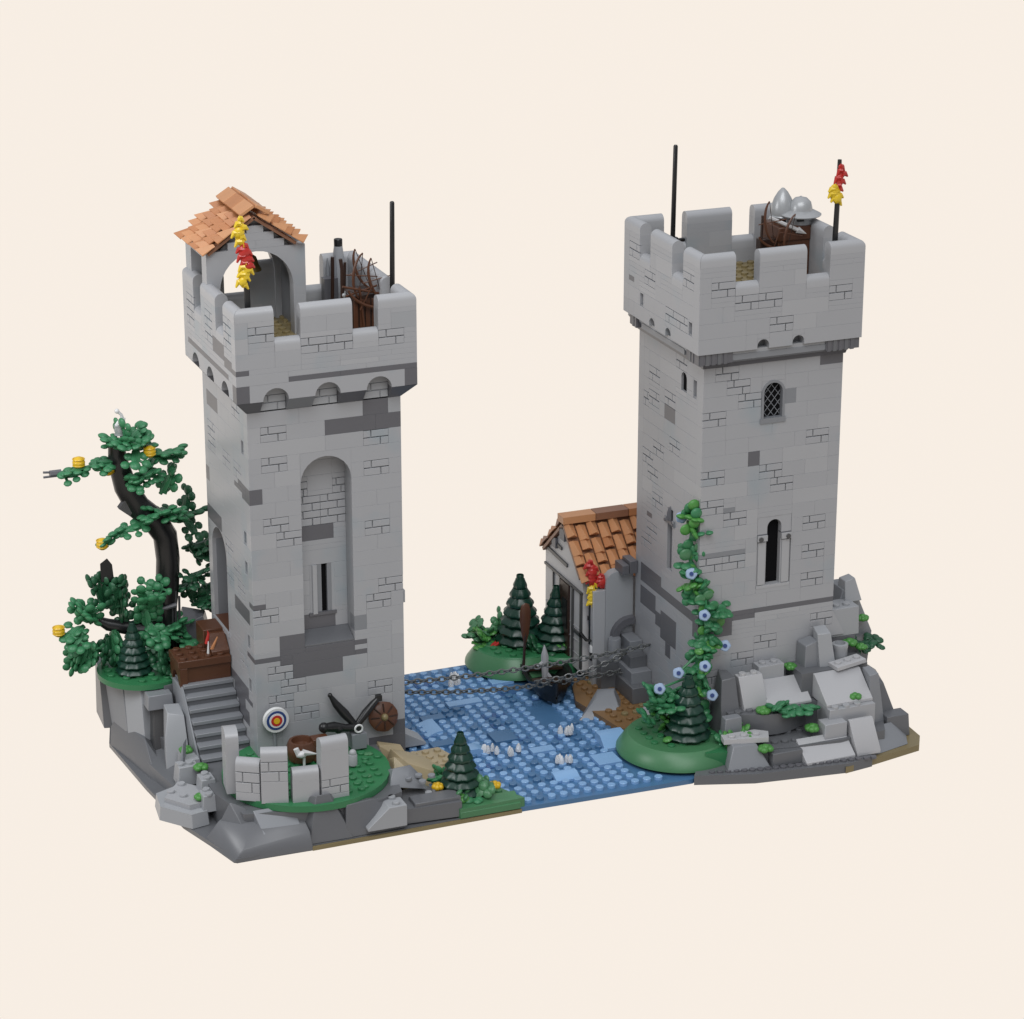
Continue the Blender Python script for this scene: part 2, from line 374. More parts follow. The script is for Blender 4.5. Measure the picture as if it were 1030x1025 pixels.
# doorway in the left side
mb = MB()
mb.box((3.2,7,10.5),(3.5,11,18.9),MG)
for z in (12.3,13.5,14.7,15.9): mb.box((3.14,7,z),(3.2,11,z+.08),DG)
mb.box((.3,7.0,10.5),(3.3,7.06,18.9),MG); mb.box((.3,10.94,10.5),(3.3,11,18.9),MG); mb.box((.9,7,18.7),(3.3,11,18.9),MG)
mb.box((.05,7.05,10.5),(3.2,10.95,10.95),RB)
mb.box((-.12,6.8,10.55),(.3,11.2,10.9),LG)
mb.build('doorway', LT)
# corbel arcade
mb = MB(); P = faces_of(-1, -1, 14, 14)
for key in ('F','L','Rr','B'):
    T = P[key]
    for a in (2,6,10): archfill(mb, T, a, a+2, 31.95, 33.3, LG, 0, .98)
    for a,b in ((0,2),(4,6),(8,10),(12,14)):
        corner = a in (0,12)
        q = (a+.98,b) if a == 0 and key in ('L','Rr') else ((a, b-.98) if a == 12 and key in ('L','Rr') else (a,b))
        m0 = DG if (key == 'F' and corner) else LG
        if key == 'F' and a == 0: mb.box((0,32.0,-.98),(1,33.3,0),DG,lambda u,z,d:T(u,z,d)); mb.box((1,32.0,-.98),(2,33.3,0),LG,lambda u,z,d:T(u,z,d))
        elif key == 'F' and a == 12: mb.box((13,32.0,-.98),(14,33.3,0),DG,lambda u,z,d:T(u,z,d)); mb.box((12,32.0,-.98),(13,33.3,0),LG,lambda u,z,d:T(u,z,d))
        else: mb.box((q[0],32.0,-.98),(q[1],33.3,0),LG,lambda u,z,d:T(u,z,d))
        # sloped bracket under the band
        a2, b2 = max(a,0), min(b,14)
        c0, c1 = (1 if a == 0 else a), (13 if b == 14 else b)
        vs = [T(a2,31.98,0),T(b2,31.98,0),T(b2,31.98,-1),T(a2,31.98,-1),T(c0,30.92,-.95),T(c1,30.92,-.95)]
        mb.add(vs, [(0,1,2,3),(0,1,5,4),(0,4,3),(1,2,5),(2,3,4,5)], DG if a != 4 or key != 'F' else MG)
    for a in (2,6,10):                                   # masonry seen through each arch
        if key == 'F': masonry(mb, lambda u,z,d,T=T: T(u,z,d-.9), a+.02, a+1.98, 31.0, 32.2, LG3, 0, .1); mb.box((a,32.2,-.98),(a+2,33.25,-.9),LG3,T)
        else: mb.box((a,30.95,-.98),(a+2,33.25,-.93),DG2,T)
mb.build('corbel_arcade', LT)
# battlement
mb = MB(); zp = 33.3
def battlement(mb, P, zb, nm, ns, items, seed, gaps, longR=False, caph=.96):
    zt = zb+.4*nm; zs = zb+.4*ns
    for key in ('F','L','Rr','B'):
        T = P[key]; it = list(items.get(key, []))
        gp = gaps.get(key, ((3,2),(9,2)))
        it += [(H,a,zt,w,nm-ns) for a,w in gp]
        if key in ('L','Rr'): it += [(H,0,zt,1,nm),(H,13,zt,1,nm)]
        wallface(mb, T, 14, zb, nm, it, seed=seed+ord(key[0]))
        xs = [0]
        for a,w in gp: xs += [a, a+w]
        xs += [14]
        for i in range(0, len(xs), 2): cap(mb, T, xs[i], xs[i+1], zt, LG2, caph, xs[i] == 0, xs[i+1] == 14)
        for a,w in gp: cap(mb, T, a, a+w, zs, LG2, caph)
bi = {'F':[(M,1,37.7,2,3),(M,5,36.5,2,3),(M,7,36.5,2,3),(M,11,36.5,2,3),(D,4,33.7,4,1),(D,8,33.7,6,1),(D,0,34.5,1,1),('L',0,34.1,4,2),('P',12,37.7,2,3)],
      'L':[(D,3,35.7,3,3),(D,1,34.9,2,2),(D,2,33.7,11,1),(M,1,36.9,2,3),(M,1,38.1,2,3),(M,6,37.3,2,3),(M,6,36.1,2,3),(M,11,37.3,2,3),(M,11,36.1,2,3)]}
battlement(mb, P, 33.3, 12, 6, bi, 20, {'Rr':((3,2),), 'F':((3,2),(9,2)), 'L':((3,2),(9,2)), 'B':((3,2),(9,2))})
mb.build('battlement', LT)
mb = MB(); mb.box((0,0,33.4),(12,12,34.5),DT)
for i in range(12):
    for j in range(12): mb.stud(i+.5, j+.5, 34.5, DT)
mb.build('deck', LT)

# belfry
Bf = faces_of(-.72, 7, 7.72, 5.75); mb = MB()
def pier(a,b,z0,z1,T,m): brick(mb, T, a, b, z0, z1, m, 0, 1)
zb, zs, zt = 34.0, 38.35, 41.45
for key in ('F','B'):
    T = Bf[key]
    for k in range(int((zs-zb)/1.2)+1):
        a = zb+1.2*k; b = min(a+1.2, zs)
        if b-a < .05: continue
        brick(mb, T, 0, 1.0, a, b, LG, 0, 1); brick(mb, T, 6.75, 7.72, a, b, LG, 0, 1)
    archfill(mb, T, 1.0, 6.75, zs, zt, LG, 0, 1, 16)
    mb.box((0,zs,-1),(1.0,zt,0),LG,T); mb.box((6.75,zs,-1),(7.72,zt,0),LG,T)
    for a,b,za,zb_ in ((1.7,3.9,zt,zt+.6),(3.9,6.1,zt,zt+.6),(2.5,5.3,zt+.6,zt+1.2),(3.2,4.5,zt+1.2,zt+1.75)):      # stepped gable under the roof
        brick(mb, T, a, b, za, zb_, LG, 0, 1)
T = Bf['L']
for a,b in ((1,1.3),(4.3,4.75)): brick(mb, T, a, b, zb, zt, LG, 0, .8)
brick(mb, T, 1.3, 4.3, 40.9, zt, LG2, 0, .8); brick(mb, T, 1.3, 4.3, zb, 36.5, LG, 0, .8)
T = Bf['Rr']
for k in range(6): brick(mb, T, 1, 4.75, zb+1.24*k, zb+1.24*(k+1), DG2, 0, .5)  # inner wall bricks darker than outside, interior shade put into their colour
for key in ('F','B'): mb.extr([(.9,41.2),(6.85,41.2),(5.6,42.3),(3.86,43.75),(2.1,42.3)], Bf[key], -.9, -.35, DG2)
bel = mb.build('belfry', LT)
def tiled_slope(mb, P0, du, dv, dn, nu, nv, lift, mats, rnd, wt=1.0, skip=()):
    """clay-tile slope of separate ridged tiles: du along the eave, dv down the slope, dn its normal"""
    for j in range(nv):
        for i in range(nu):
            if (i,j) in skip: continue
            o = rnd.uniform(-.06,.06) + (.26 if (i+j) % 2 else -.14)
            c = P0 + du*(i*wt) + dv*(j*lift + o)
            w = wt*.9; L = lift*1.15; m = du*w*.42
            h0 = .1; h1 = .72+rnd.uniform(-.05,.08)
            a, b, t = c, c+du*w, c+m+dn*h0*1.6
            a2, b2 = a+dv*L+dn*h0, b+dv*L+dn*h0; t2 = c+m+dv*(L+.12)+dn*h1
            k = dn*-.1
            vs = [a,b,t,a2,b2,t2,a2+k,b2+k]
            mb.add(vs, [(0,3,5,2),(2,5,4,1),(3,6,7,4,5),(0,6,3),(1,4,7),(0,2,1),(0,1,7,6)], rnd.choice(mats))
mb = MB(); rn = random.Random(5)
rz = 44.45; half = 4.5; drop = 3.1
for sgn in (-1, 1):
    dv = Vector((sgn*half, 0, -drop)).normalized(); dn = Vector((sgn*drop, 0, half)).normalized()
    for j in range(1):
        tiled_slope(mb, Vector((3, 6.35, rz-.25))+dv*.45, Vector((0,1,0)), dv, dn, 7, 4, 1.05 if sgn < 0 else .92, (TL,TL,TL2,TL2), rn, .98)
    s0 = Vector((3,6.7,rz-.45)); 
    p = [s0, s0+Vector((0,6.1,0)), s0+Vector((0,6.1,0))+dv*(4.5 if sgn < 0 else 4.0), s0+dv*(4.5 if sgn < 0 else 4.0)]
    mb.hexa([q-dn*.25 for q in p]+[q for q in p], TLD)
mb.build('roof', bel, bevel=.03)
mb = MB()
for k in range(3):
    y = 6.4+2.15*k
    for sgn in (-1,1):
        dv = Vector((sgn*1.0,0,-.62)).normalized(); dn = Vector((sgn*.62,0,1)).normalized()
        p = [Vector((3,y,rz+.28)),Vector((3,y+2.15,rz+.28)),Vector((3,y+2.15,rz+.28))+dv*1.25,Vector((3,y,rz+.28))+dv*1.25]
        mb.hexa(p+[q+dn*.26 for q in p], TL2 if k != 1 else TL)
mb.build('ridge_cap', bel, bevel=.04)
# bell in the belfry
b = thing('bell', 'small dull gold bell hanging in the arch of the belfry', 'bell', (3.7,10,39.0))
mb = MB(); mb.lathe((3.6,10,39.0), [(.82,0),(.78,.15),(.6,.45),(.52,.8),(.42,1.05),(.2,1.2),(.1,1.22)], GD, 18); mb.build('bell_body', b)
mb = MB(); mb.tube([(3.6,10,40.1),(3.6,10,41.6)], .1, BK); mb.box((-0.2,9.8,41.3),(6.2,10.2,41.7),DB); mb.build('hanger', b)

# ------------------------------------------------------------------ right tower
RX, RY = 35.0, -4.5
RT = thing('castle_tower', 'pale grey brick tower with latticed window and flowering vine, rocks at its foot', 'tower', (RX+6, RY+6, 2))
Fr = faces_of(RX, RY, 12, 12); mb = MB(); Z0 = 1.7; NP = 75
front = [(M,1,31.7,2,3),(M,2,30.5,2,3),(M,3,29.3,2,3),(M,0,28.1,2,3),(H,5,30.1,2,8),('G',7,29.3,1,3),(D,10,31.7,2,2),(M,9,25.7,2,3),(D,4,24.5,1,3),(M,5,23.3,2,3),(M,6,22.1,2,3),
 (M,0,23.3,2,3),(M,0,20.9,2,3),(M,2,19.7,2,3),('G',2,20.1,1,1),(H,5,18.9,3,15),(M,9,18.5,2,3),(M,9,16.1,2,3),(M,9,13.7,2,3),('G',0,16.5,4,1),(M,0,16.1,2,3),(M,2,16.1,2,3),(D,0,11.3,5,1),(D,5,11.3,7,1),(D,0,10.9,3,4),(D,3,10.9,2,1),
 (M,5,8.9,2,3),(M,10,10.1,2,3),(M,3,7.7,2,3),(M,0,6.5,2,3)]
wallface(mb, Fr['F'], 12, Z0, NP, front, seed=31)
archfill(mb, Fr['F'], 5, 7, 29.0, 30.1, LG); archfill(mb, Fr['L'], 3, 4, 29.95, 30.5, LG, 0, .3)
left = [(H,0,31.7,1,75),(H,11,31.7,1,75),(H,3,30.5,1,4),('S',1,30.5,1,4),(D,5,26.9,2,3),(M,8,29.3,2,3),(M,10,26.9,1,3),(M,8,27.3,2,3),(M,3,31.7,2,3),(M,5,28.1,2,3),(H,5,18.5,1,13),(M,8,16.1,2,3),(M,9,14.9,2,3),(D,9,16.9,1,1),(M,7,18.9,2,3),(M,9,22.1,2,3),(M,4,24.5,2,3),(M,7,23.3,2,3),(M,8,20.9,2,3),
 (D,1,11.3,10,2),(D,7,12.1,4,2),(D,8,10.1,3,4),(D,4,9.3,3,6),(D,7,8.9,1,3),(D,5,6.9,1,3),('G',1,6.1,2,3)]
wallface(mb, Fr['L'], 12, Z0, NP, left, seed=32)
wallface(mb, Fr['Rr'], 12, Z0, NP, [(H,0,31.7,1,75),(H,11,31.7,1,75)], seed=33)
wallface(mb, Fr['B'], 12, Z0, NP, [], seed=34)
mb.box((RX+1,RY+1,31.2),(RX+11,RY+11,31.65),LG3)
mb.wedge(RX+12,RY+.02,7.9,RX+13.1,RY+3,10,'+x',LG,.05,.15)      # flared foot of the corner
mb.wedge(RX-2.2,RY+2.5,.9,RX,RY+6,3.2,'-x',LG3,.05,.15)
mb.build('wall', RT)
# latticed window
wt_ = Fr['F']; mb = MB()
frame_arch(mb, wt_, 5.2, 6.8, 27.1, 29.15, MG, .2, .06, .5)
mb.box((4.9,26.7,-.5),(7.1,27.1,.1),MG,wt_)
win = mb.build('window', RT)
mb = MB()
mb.extr([(5.2,27.1),(6.8,27.1),(6.8,29.15)]+[(6+.8*math.cos(math.pi*i/8),29.15+.8*math.sin(math.pi*i/8)) for i in range(1,8)]+[(5.2,29.15)], wt_, -.7, -.4, VOID)
mb.build('pane', win)
mb = MB()
def inside(u,z): return 5.22 < u < 6.78 and 27.1 < z < 29.2 or (z >= 29.2 and (u-6)**2+(z-29.15)**2 < .6)
for s in (-1,1):
    for k in range(-4,6):
        pts = []
        for i in range(41):
            u = 5.2+1.6*i/40; z = 28.2 + s*(u-6)*1.25 + k*.74
            if inside(u,z): pts.append((u,z))
        if len(pts) > 2: mb.tube([wt_(pts[0][0],pts[0][1],-.36), wt_(pts[-1][0],pts[-1][1],-.36)], .03, MG, 6)
mb.build('lattice', win)
# arrow slits
def slit(T, u0, w, z0, zs, parent, name='window', pil=True, side=0):
    mb = MB(); cx = u0+w/2; iw = .62
    if pil:
        for a,b in ((u0+.02,cx-iw),(cx+iw,u0+w-.02)):
            mb.box((a,z0,-.8),(b,zs,-.12),LG2,T)
            mb.box((a+.1,z0+.3,-.14),(b-.12,zs-.1,.0),LG2,T)
            mb.box((a,zs,-.8),(b,zs+.5,.12),LG2,T); mb.box((a-.02,zs+.5,-.5),(b+.02,zs+.58,.02),DG,T); mb.cyl(T((a+b)/2-(.15 if a < cx else -.15), zs+.2, .1), .2, .12, VD, 10, Matrix.Rotation(rad(90),3,'X'))
            mb.box((a,zs+.5,-.8),(b,18.9,-.02),LG,T)
        mb.box((u0+.02,z0-.02,-.8),(u0+w-.02,z0+.25,.02),LG2,T)
        archfill(mb, T, cx-iw, cx+iw, 18.0, 18.9, LG, -.03, .8)
    mb.box((cx-iw-.02,z0,-1.0),(cx+iw+.02,18.88,-.6),VOID,T)
    return mb.build(name, parent, bevel=.02)
slit(Fr['F'], 5, 3, 12.9, 16.9, RT)
mb = MB(); T = Fr['L']
mb.box((5.02,13.3,-1.0),(5.98,18.5,-.28),DG,T); mb.tube([T(5.2,13.4,-.3),T(5.2,17.6,-.3)], .24, LG3, 10)
for a in (4.6,6.05): mb.box((a,17.2,-.2),(a+.35,17.7,.12),MG,T); mb.cyl(T(a+.2,17.4,.1), .14, .1, DG, 8, Matrix.Rotation(rad(-90),3,'Y'))
mb.box((5.0,17.3,-.1),(6.0,17.6,.15),DG,T); mb.tube([T(5.5,17.6,.05),T(5.5,18.3,.05),T(5.5,18.7,.0)], [.28,.24,.08], DG, 8)
mb.build('window', RT, bevel=.02)
mb = MB(); mb.box((3.02,28.92,-.9),(3.98,30.48,-.2),VOID,T); mb.build('window', RT)
# corbel and battlement
Pr = faces_of(RX-1, RY-1, 14, 14)
mb = MB()
def ring(o0, z0, o1, z1, m):      # sloped collar between two outsets
    a = [(RX-o0,RY-o0),(RX+12+o0,RY-o0),(RX+12+o0,RY+12+o0),(RX-o0,RY+12+o0)]; b = [(RX-o1,RY-o1),(RX+12+o1,RY-o1),(RX+12+o1,RY+12+o1),(RX-o1,RY+12+o1)]
    mb.hexa([(x,y,z0) for x,y in a]+[(x,y,z1) for x,y in b], m)
ring(.12,31.7,.22,32.05,DG); ring(.22,32.05,.72,32.75,MG); ring(.7,32.75,.72,33.12,LG3)
for key in ('F','L','Rr'):
    T = Pr[key]
    for a,b in ((.12,3),(11,13.88)):
        if key != 'F': a, b = (.98, 2.4) if a < 1 else (11.6, 13.02)
        mb.box((a,32.25,-.9),(b,33.12,-.15),DG,T)
        for k in range(int((b-a)/.5)): mb.box((a+.1+.5*k,32.2,-.5),(a+.4+.5*k,33.1,-.1),DG2 if k % 2 else DG,T)
    mb.box((3,32.35,-.9),(11,32.8,-.25),MG,T)
mb.build('corbel', RT)
mb = MB()
bi = {'F':[(M,1,38.7,2,3),(M,3,37.5,2,3),(M,5,37.5,2,3),(M,6,35.5,2,3),(M,11,37.5,2,3),('L',9,37.5,2,1),(H,5,33.9,1,2),(H,8,33.9,1,2)],
      'L':[(M,2,35.5,2,3),(M,4,35.5,2,3),('S',1,35.5,1,3),(M,11,39.1,2,3),(M,8,37.5,2,3),('S',10,35.5,1,3),(D,12,36.1,1,1),(H,5,33.9,1,2),(H,8,33.9,1,2),(M,1,39.1,2,3)]}
battlement(mb, Pr, 33.1, 17, 11, bi, 40, {})
for key in ('F','L'):
    for a in (5,8): archfill(mb, Pr[key], a, a+1, 33.35, 33.9, LG); mb.box((a,33.1,-.98),(a+1,33.9,-.8),DG2,Pr[key])
mb.build('battlement', RT)
mb = MB(); mb.box((RX,RY,34.6),(RX+12,RY+12,36.3),DT)
for i in range(12):
    for j in range(12): mb.stud(RX+i+.5, RY+j+.5, 36.3, DT)
mb.build('deck', RT)

# ------------------------------------------------------------------ poles and banners
def mast(x, y, z0, z1, label):
    o = thing('flagpole', label, 'pole', (x,y,z0))
    mb = MB(); mb.tube([(x,y,z0),(x+.05,y,(z0+z1)/2),(x+.1,y,z1-.1),(x+.1,y,z1)], [.2,.19,.18,.12], BK, 10); mb.build('pole', o)
    mb = MB(); mb.cyl((x,y,z0), .45, .35, BK); mb.box((x+.2,y-.2,z0),(x+1.1,y+.2,z0+.2),BK); mb.build('base', o)
mast(12.5, 3.0, 36.66, 45.1, 'thin bare black pole behind the shorter tower battlement beside the bow rack')
mast(RX+3, RY+12.5, 38.46, 46.3, 'thin bare black pole in a rear gap of the latticed tower battlement')
def flame(name, parent, x, y, z0, z1, mat, dx=0.0, seed=0, wd=.55):
    rr = random.Random(seed); mb = MB(); n = 7
    for k in range(n):
        t = k/(n-1); z = z0+(z1-z0)*t; w = .85*wd*(.55+.9*math.sin(math.pi*min(1,t*.85+.1)))*rr.uniform(.8,1.1)
        cx = x+dx*t+rr.uniform(-.12,.12)
        mb.sphere((cx,y+rr.uniform(-.1,.1),z), w*.62, mat, 9, 6, (1,.55,1.05))
        for s in ((-1,) if k % 2 else (1,)):
            q = Vector((cx+s*w*.55, y, z)); mb.tube([Vector((cx,y,z)), q, q+Vector((s*.2,0,-.35*rr.uniform(.5,1.3)))], [.26,.2,.07], mat, 7)
    return mb.build(name, parent)
o = thing('banner', 'black pole with yellow and red flame banners beside the belfry', 'flag', (.6,.6,33.8))
mb = MB(); mb.tube([(.6,.6,33.8),(.5,.6,40),(.2,.6,45.0)], [.24,.22,.2], BK, 10); mb.build('pole', o)
flame('pennant', o, .15, .35, 43.5, 45.5, FY, -.1, 1); flame('pennant', o, .5, .3, 42.0, 43.5, RD, -.3, 2, .6)['label'] = 'red flame pennant between two yellow ones'; flame('pennant', o, .15, .3, 40.6, 42.2, FY, .3, 3)
fx, fy = RX+11.2, RY+.6
o = thing('banner', 'black pole with red over yellow flame banner at a battlement corner', 'flag', (fx,fy,35))
mb = MB(); mb.tube([(fx,fy,35),(fx,fy,41),(fx+.12,fy,46.2),(fx+.12,fy,46.9)], [.24,.22,.18,.16], BK, 10); mb.build('pole', o)
flame('pennant', o, fx+.12, fy-.25, 44.7, 46.4, RD, .05, 4, .45)['label'] = 'red upper flame pennant'; flame('pennant', o, fx-.2, fy-.25, 43.8, 44.9, FY, -.1, 5, .6)['label'] = 'yellow lower flame pennant'

# ------------------------------------------------------------------ armoury on the towers
def bow(name, label, c, M, sc=1.0, parent=None):
    o = thing(name, label, 'bow', c)
    mb = MB(); pts = [Vector(c)+M@Vector((.9*math.cos(a)-.9+.25*math.cos(3*a)*0, 0, 1.7*math.sin(a)/math.sin(1.1)*.9))*sc for a in [(-1.1+2.2*i/12) for i in range(13)]]
    mb.tube(pts, [.06+.06*math.sin(math.pi*i/12) for i in range(13)], RB, 7); mb.build('bow_limb', o)
    mb = MB(); mb.tube([pts[0], pts[-1]], .03, DB, 5); mb.build('string', o)
    mb = MB(); q = Vector(c)+M@Vector((.5,0,0))*sc; mb.tube([q, Vector(c)+M@Vector((-1.6,0,0))*sc], .05, RB, 6); mb.build('arrow_shaft', o)
    return o
Rm = lambda x,y,z: Matrix.Rotation(rad(z),3,'Z')@Matrix.Rotation(rad(y),3,'Y')@Matrix.Rotation(rad(x),3,'X')
# left rack: chest with two bows, hook and grey post
o = thing('weapon_rack', 'dark brown weapon rack standing in a battlement gap of the belfry tower', 'rack', (11,6.2,33.8))
mb = MB(); mb.box((10.0,4.9,33.8),(11.95,7.6,37.6),DB)
for k in range(4): mb.box((10.05+.48*k,4.8,34.2),(10.4+.48*k,4.9,37.3),RB)
mb.build('cabinet', o, bevel=.04)
mb = MB(); mb.tube([(9.4,5.6,35),(9.4,5.5,39.6),(9.3,5.5,40.4)], .15, DB, 8); mb.tube([(9.2,4.9,38.4),(12.0,4.6,37.7)], .09, RB, 7); mb.tube([(9.5,5.0,37.6),(11.9,4.7,38.3)], .08, RB, 7); mb.tube([(10.5,4.7,38.3),(10.8,4.6,35.2)], .08, RB, 7)
mb.build('rail', o)
bow('bow', 'brown bow with taut string foremost on the dark weapon rack nearest the bare pole', (11.3,4.6,38.7), Rm(0,14,168), 1.12)
bow('bow', 'brown bow standing upright beside a post of the dark weapon rack', (10.1,4.9,39.2), Rm(0,-6,172), 1.15)
bow('bow', 'brown bow rearmost on the dark weapon rack beside the dark posts', (10.9,6.6,39.0), Rm(0,20,176), 1.1)
bow('bow', 'brown bow hanging curved low over the front of the dark weapon rack', (10.7,4.5,37.0), Rm(0,62,175), 1.0)
o = thing('grey_hook', 'pale grey hook and chain hanging beside the bows', 'hook', (9.6,5.4,36.5))
mb = MB(); mb.tube([(9.45,5.4,35.6),(9.45,5.4,37.0),(9.6,5.4,37.9),(9.9,5.4,37.5)], .08, SV, 7); mb.tube([(9.75,5.3,35.5),(9.75,5.3,36.9)], .07, SV, 7)
mb.sphere((9.5,5.4,37.6),.18,SV); mb.sphere((9.7,5.4,36.9),.16,SV); mb.build('hook_rod', o)
o = thing('grey_post', 'grey post with a black cap rising behind the bows', 'post', (10.9,10.9,34))
mb = MB(); mb.lathe((10.9,10.9,34), [(.5,0),(.5,4.6),(.42,5.4),(.34,6.0)], LG3, 12)
mb.box((9.3,9.6,34),(10.4,10.4,37.8),DG); mb.tube([(9.6,8.6,36.5),(9.65,8.5,39.8)], .14, DB, 8); mb.tube([(10.4,8.2,36.5),(10.5,8.1,39.4)], .12, DB, 8)
for k in range(3): mb.tube([(9.9+.32*k,10.6,37),(9.9+.32*k,10.6,38.4),(9.9+.32*k,10.6,39.2+.1*k)], [.16,.16,.03], MG, 6)
mb.build('shaft', o)
mb = MB(); mb.cyl((10.9,10.9,40.0), .34, .55, BK); mb.build('finial', o)
# right chest with helmets, bows and arrow
cx0, cy0, cx1, cy1 = RX+9.2, RY+6.2, RX+12.0, RY+9.0
o = thing('chest', 'tall reddish brown chest inside the latticed tower battlement', 'chest', (cx0+2,cy0+1,35))
mb = MB(); mb.box((cx0,cy0,35),(cx1,cy1,39.9),RB); mb.box((cx0+.2,cy0-.08,35.3),(cx1-.2,cy0+.1,38.9),RB); mb.build('body', o, bevel=.08)
mb = MB(); mb.box((cx0-.05,cy0-.1,39.3),(cx1+.03,cy1+.05,40.5),RB); mb.build('lid', o, bevel=.12)
mb = MB(); mb.box((cx0-1.5,cy0+.1,35),(cx0-.05,cy0+.9,39.6),DB); mb.tube([(cx0-1.7,cy0,38.9),(cx0+1.4,cy0-.5,37.9)], .09, RB, 7); mb.tube([(cx0-1.6,cy0,35.5),(cx0-1.45,cy0,41.6)], .12, DB, 7); mb.build('rack_board', o, bevel=.05)
o = thing('helmet', 'pointed grey helmet on the reddish brown chest', 'helmet', (RX+10.4,RY+7.9,40.5))
hx, hy = RX+10.35, RY+7.9
mb = MB(); mb.lathe((hx,hy,40.9), [(.86,0),(.95,.35),(.9,.9),(.7,1.5),(.4,2.0),(.12,2.3),(.02,2.34)], SV, 16); mb.build('crown', o)
mb = MB(); mb.torus((hx,hy,41.0), .9, .09, SV, None, 18, 6); mb.box((hx-.1,hy-1.0,40.5),(hx+.1,hy-.85,41.1),SV); mb.build('rim', o)
mb = MB(); mb.cyl((hx,hy,40.5), .7, .5, BK); mb.build('lining', o)
hx, hy = RX+11.5, RY+7.0
o = thing('helmet', 'broad brimmed grey kettle helmet on the reddish brown chest', 'helmet', (hx,hy,40.5))
mb = MB(); mb.lathe((hx,hy,41.35), [(.95,0),(.92,.4),(.8,.85),(.5,1.15),(.1,1.25)], SV, 16); mb.tube([(hx,hy-.95,41.4),(hx,hy-.5,42.4),(hx,hy,42.62),(hx,hy+.5,42.4)], .07, SV, 6); mb.build('crown', o)
mb = MB(); mb.lathe((hx,hy,41.15), [(1.62,0),(1.66,.08),(1.0,.42),(.8,.42)], SV, 20); mb.build('brim', o)
mb = MB(); mb.lathe((hx,hy,40.5), [(.95,0),(.98,.3),(.9,.7)], SV, 16); mb.box((hx-.75,hy-1.02,40.85),(hx-.2,hy-.8,41.15),BK); mb.build('face_guard', o)
o = thing('arrow', 'pale wooden bolt lying across the chest below the helmets', 'arrow', (RX+9.5,RY+6.2,40.6))
a, b = Vector((RX+8.5,RY+6.5,41.3)), Vector((RX+10.8,RY+5.9,40.2))
mb = MB(); mb.tube([a,b], .16, OW, 7); mb.build('arrow_shaft', o)
mb = MB(); mb.tube([b-(b-a).normalized()*.1, b+(b-a).normalized()*.7], [.3,.02], OW, 6); mb.build('arrow_head', o)
bow('bow', 'brown bow with taut string standing at the outer side of the chest', (RX+7.7,RY+5.6,41.1), Rm(0,8,172), 1.1)
bow('bow', 'brown bow lying slanted across the dark rack board beside the chest', (RX+8.6,RY+5.8,39.0), Rm(0,70,176), 1.0)
bow('bow', 'brown bow with taut string on the front of the chest below the bolt', (RX+9.4,RY+5.4,40.2), Rm(0,-14,188), 1.05)

# ------------------------------------------------------------------ ground, water, terrain
mb = MB()
mb.prism([(17.6,-10.25),(31.95,-10.55),(36,-8),(36,12),(34,19),(26,19.5),(24,17.4),(12,17.2),(11,-3),(15,-9.6)], 0.0, 0.8, BL)
rw = random.Random(11)
def in_water(x,y):
    if x < 12.6 and y < 5: return False
    if y < -10.0+ (0.2 if x<31 else 0) or y > 17: return False
    if x < 18.3 - (y+10)*1.1 and y < -4: return False
    if (x-33)**2+(y+5)**2 < 30 and y > -11: return False
    return 12.4 < x < 34 and not (x > 29.5 and y > -1 and y < 9)
tiles = [(15,2,2,1),(16,7,2,1),(20,1,2,2),(22.0,-2,2,1),(26,-6,2,2),(19,9,3,1),(24,12,2,1)]
for i in range(12,35):
    for j in range(-10,18):
        x, y = i+.5, j+.5
        if not in_water(x,y): continue
        if any(a <= x < a+w and b <= y < b+h for a,b,w,h in tiles): continue
        deep = (x > 24.5 and x < 27.5 and y > 3)
        if deep and rw.random() < .75: continue
        mb.stud(x, y, .8, BL2 if rw.random() < .85 else BL, 10, .33, .26)  # paler studs on darker base: lit tops and shaded gaps put into colour
for a,b,w,h in tiles: mb.box((a+.02,b+.02,.8),(a+w-.02,b+h-.02,1.08),BL2 if (a+b) % 2 < 1 else BL)
for k in range(26):                                      # deep channel and loose plates
    x = rw.uniform(13,28); y = rw.uniform(-7,15)
    if in_water(x,y) and in_water(x+2,y): mb.box((math.floor(x)+.02,math.floor(y)+.02,.8),(math.floor(x)+rw.choice((1,2))-.02,math.floor(y)+.98,.84+.03*rw.random()),rw.choice((BL,BL3,BL3)))
mb.wedge(27.6,-3.4,.8,29.8,-1.4,1.8,'-y',BL2,.5,.25); mb.wedge(21.8,-7.4,.8,23.8,-6.2,1.3,'-y',BL2,.4,.2); mb.wedge(17.3,-.5,.8,19,.7,1.5,'+x',BL2,.4,.2); mb.wedge(15.6,4.4,.8,16.8,7,1.2,'-x',BL2,.4,.2)
mb.v = [(x,y,z-.4 if z > .1 else .02) for x,y,z in mb.v]; struct(mb.build('water', bevel=.02))
mb = MB()
mb.prism([(-4.9,-10.5),(17.6,-10.25),(15,-9.6),(11,-3),(12,17),(0,18.2),(-7.4,17.5),(-8.6,13),(-7.9,4),(-7.0,-3.5)], 0, .35, DG2)
mb.prism([(.9,-10.62),(17.7,-10.4),(17.5,-9.8),(1,-9.9)], 0, .3, DT)
mb.prism([(31.95,-10.8),(36.5,-12.3),(44.2,-13.25),(46.5,-12.9),(49,-6),(48,6),(36,9),(34.5,-7)], 0, .8, DG2)
for k in range(22): mb.stud(33.5+k*.62, -10.9-(k*.16 if k < 6 else .96+ (k-6)*.085) + .12, .78, DG, 8, .26, .18)
mb.prism([(43.9,-13.35),(51.4,-11.7),(52.3,-10.2),(52.4,-8),(49,-6),(44.5,-12)], 0.02, .55, DT)
mb.prism([(33,8),(47,7.5),(46,12),(40,19),(33,20),(28,18)], 0, .8, DG2)
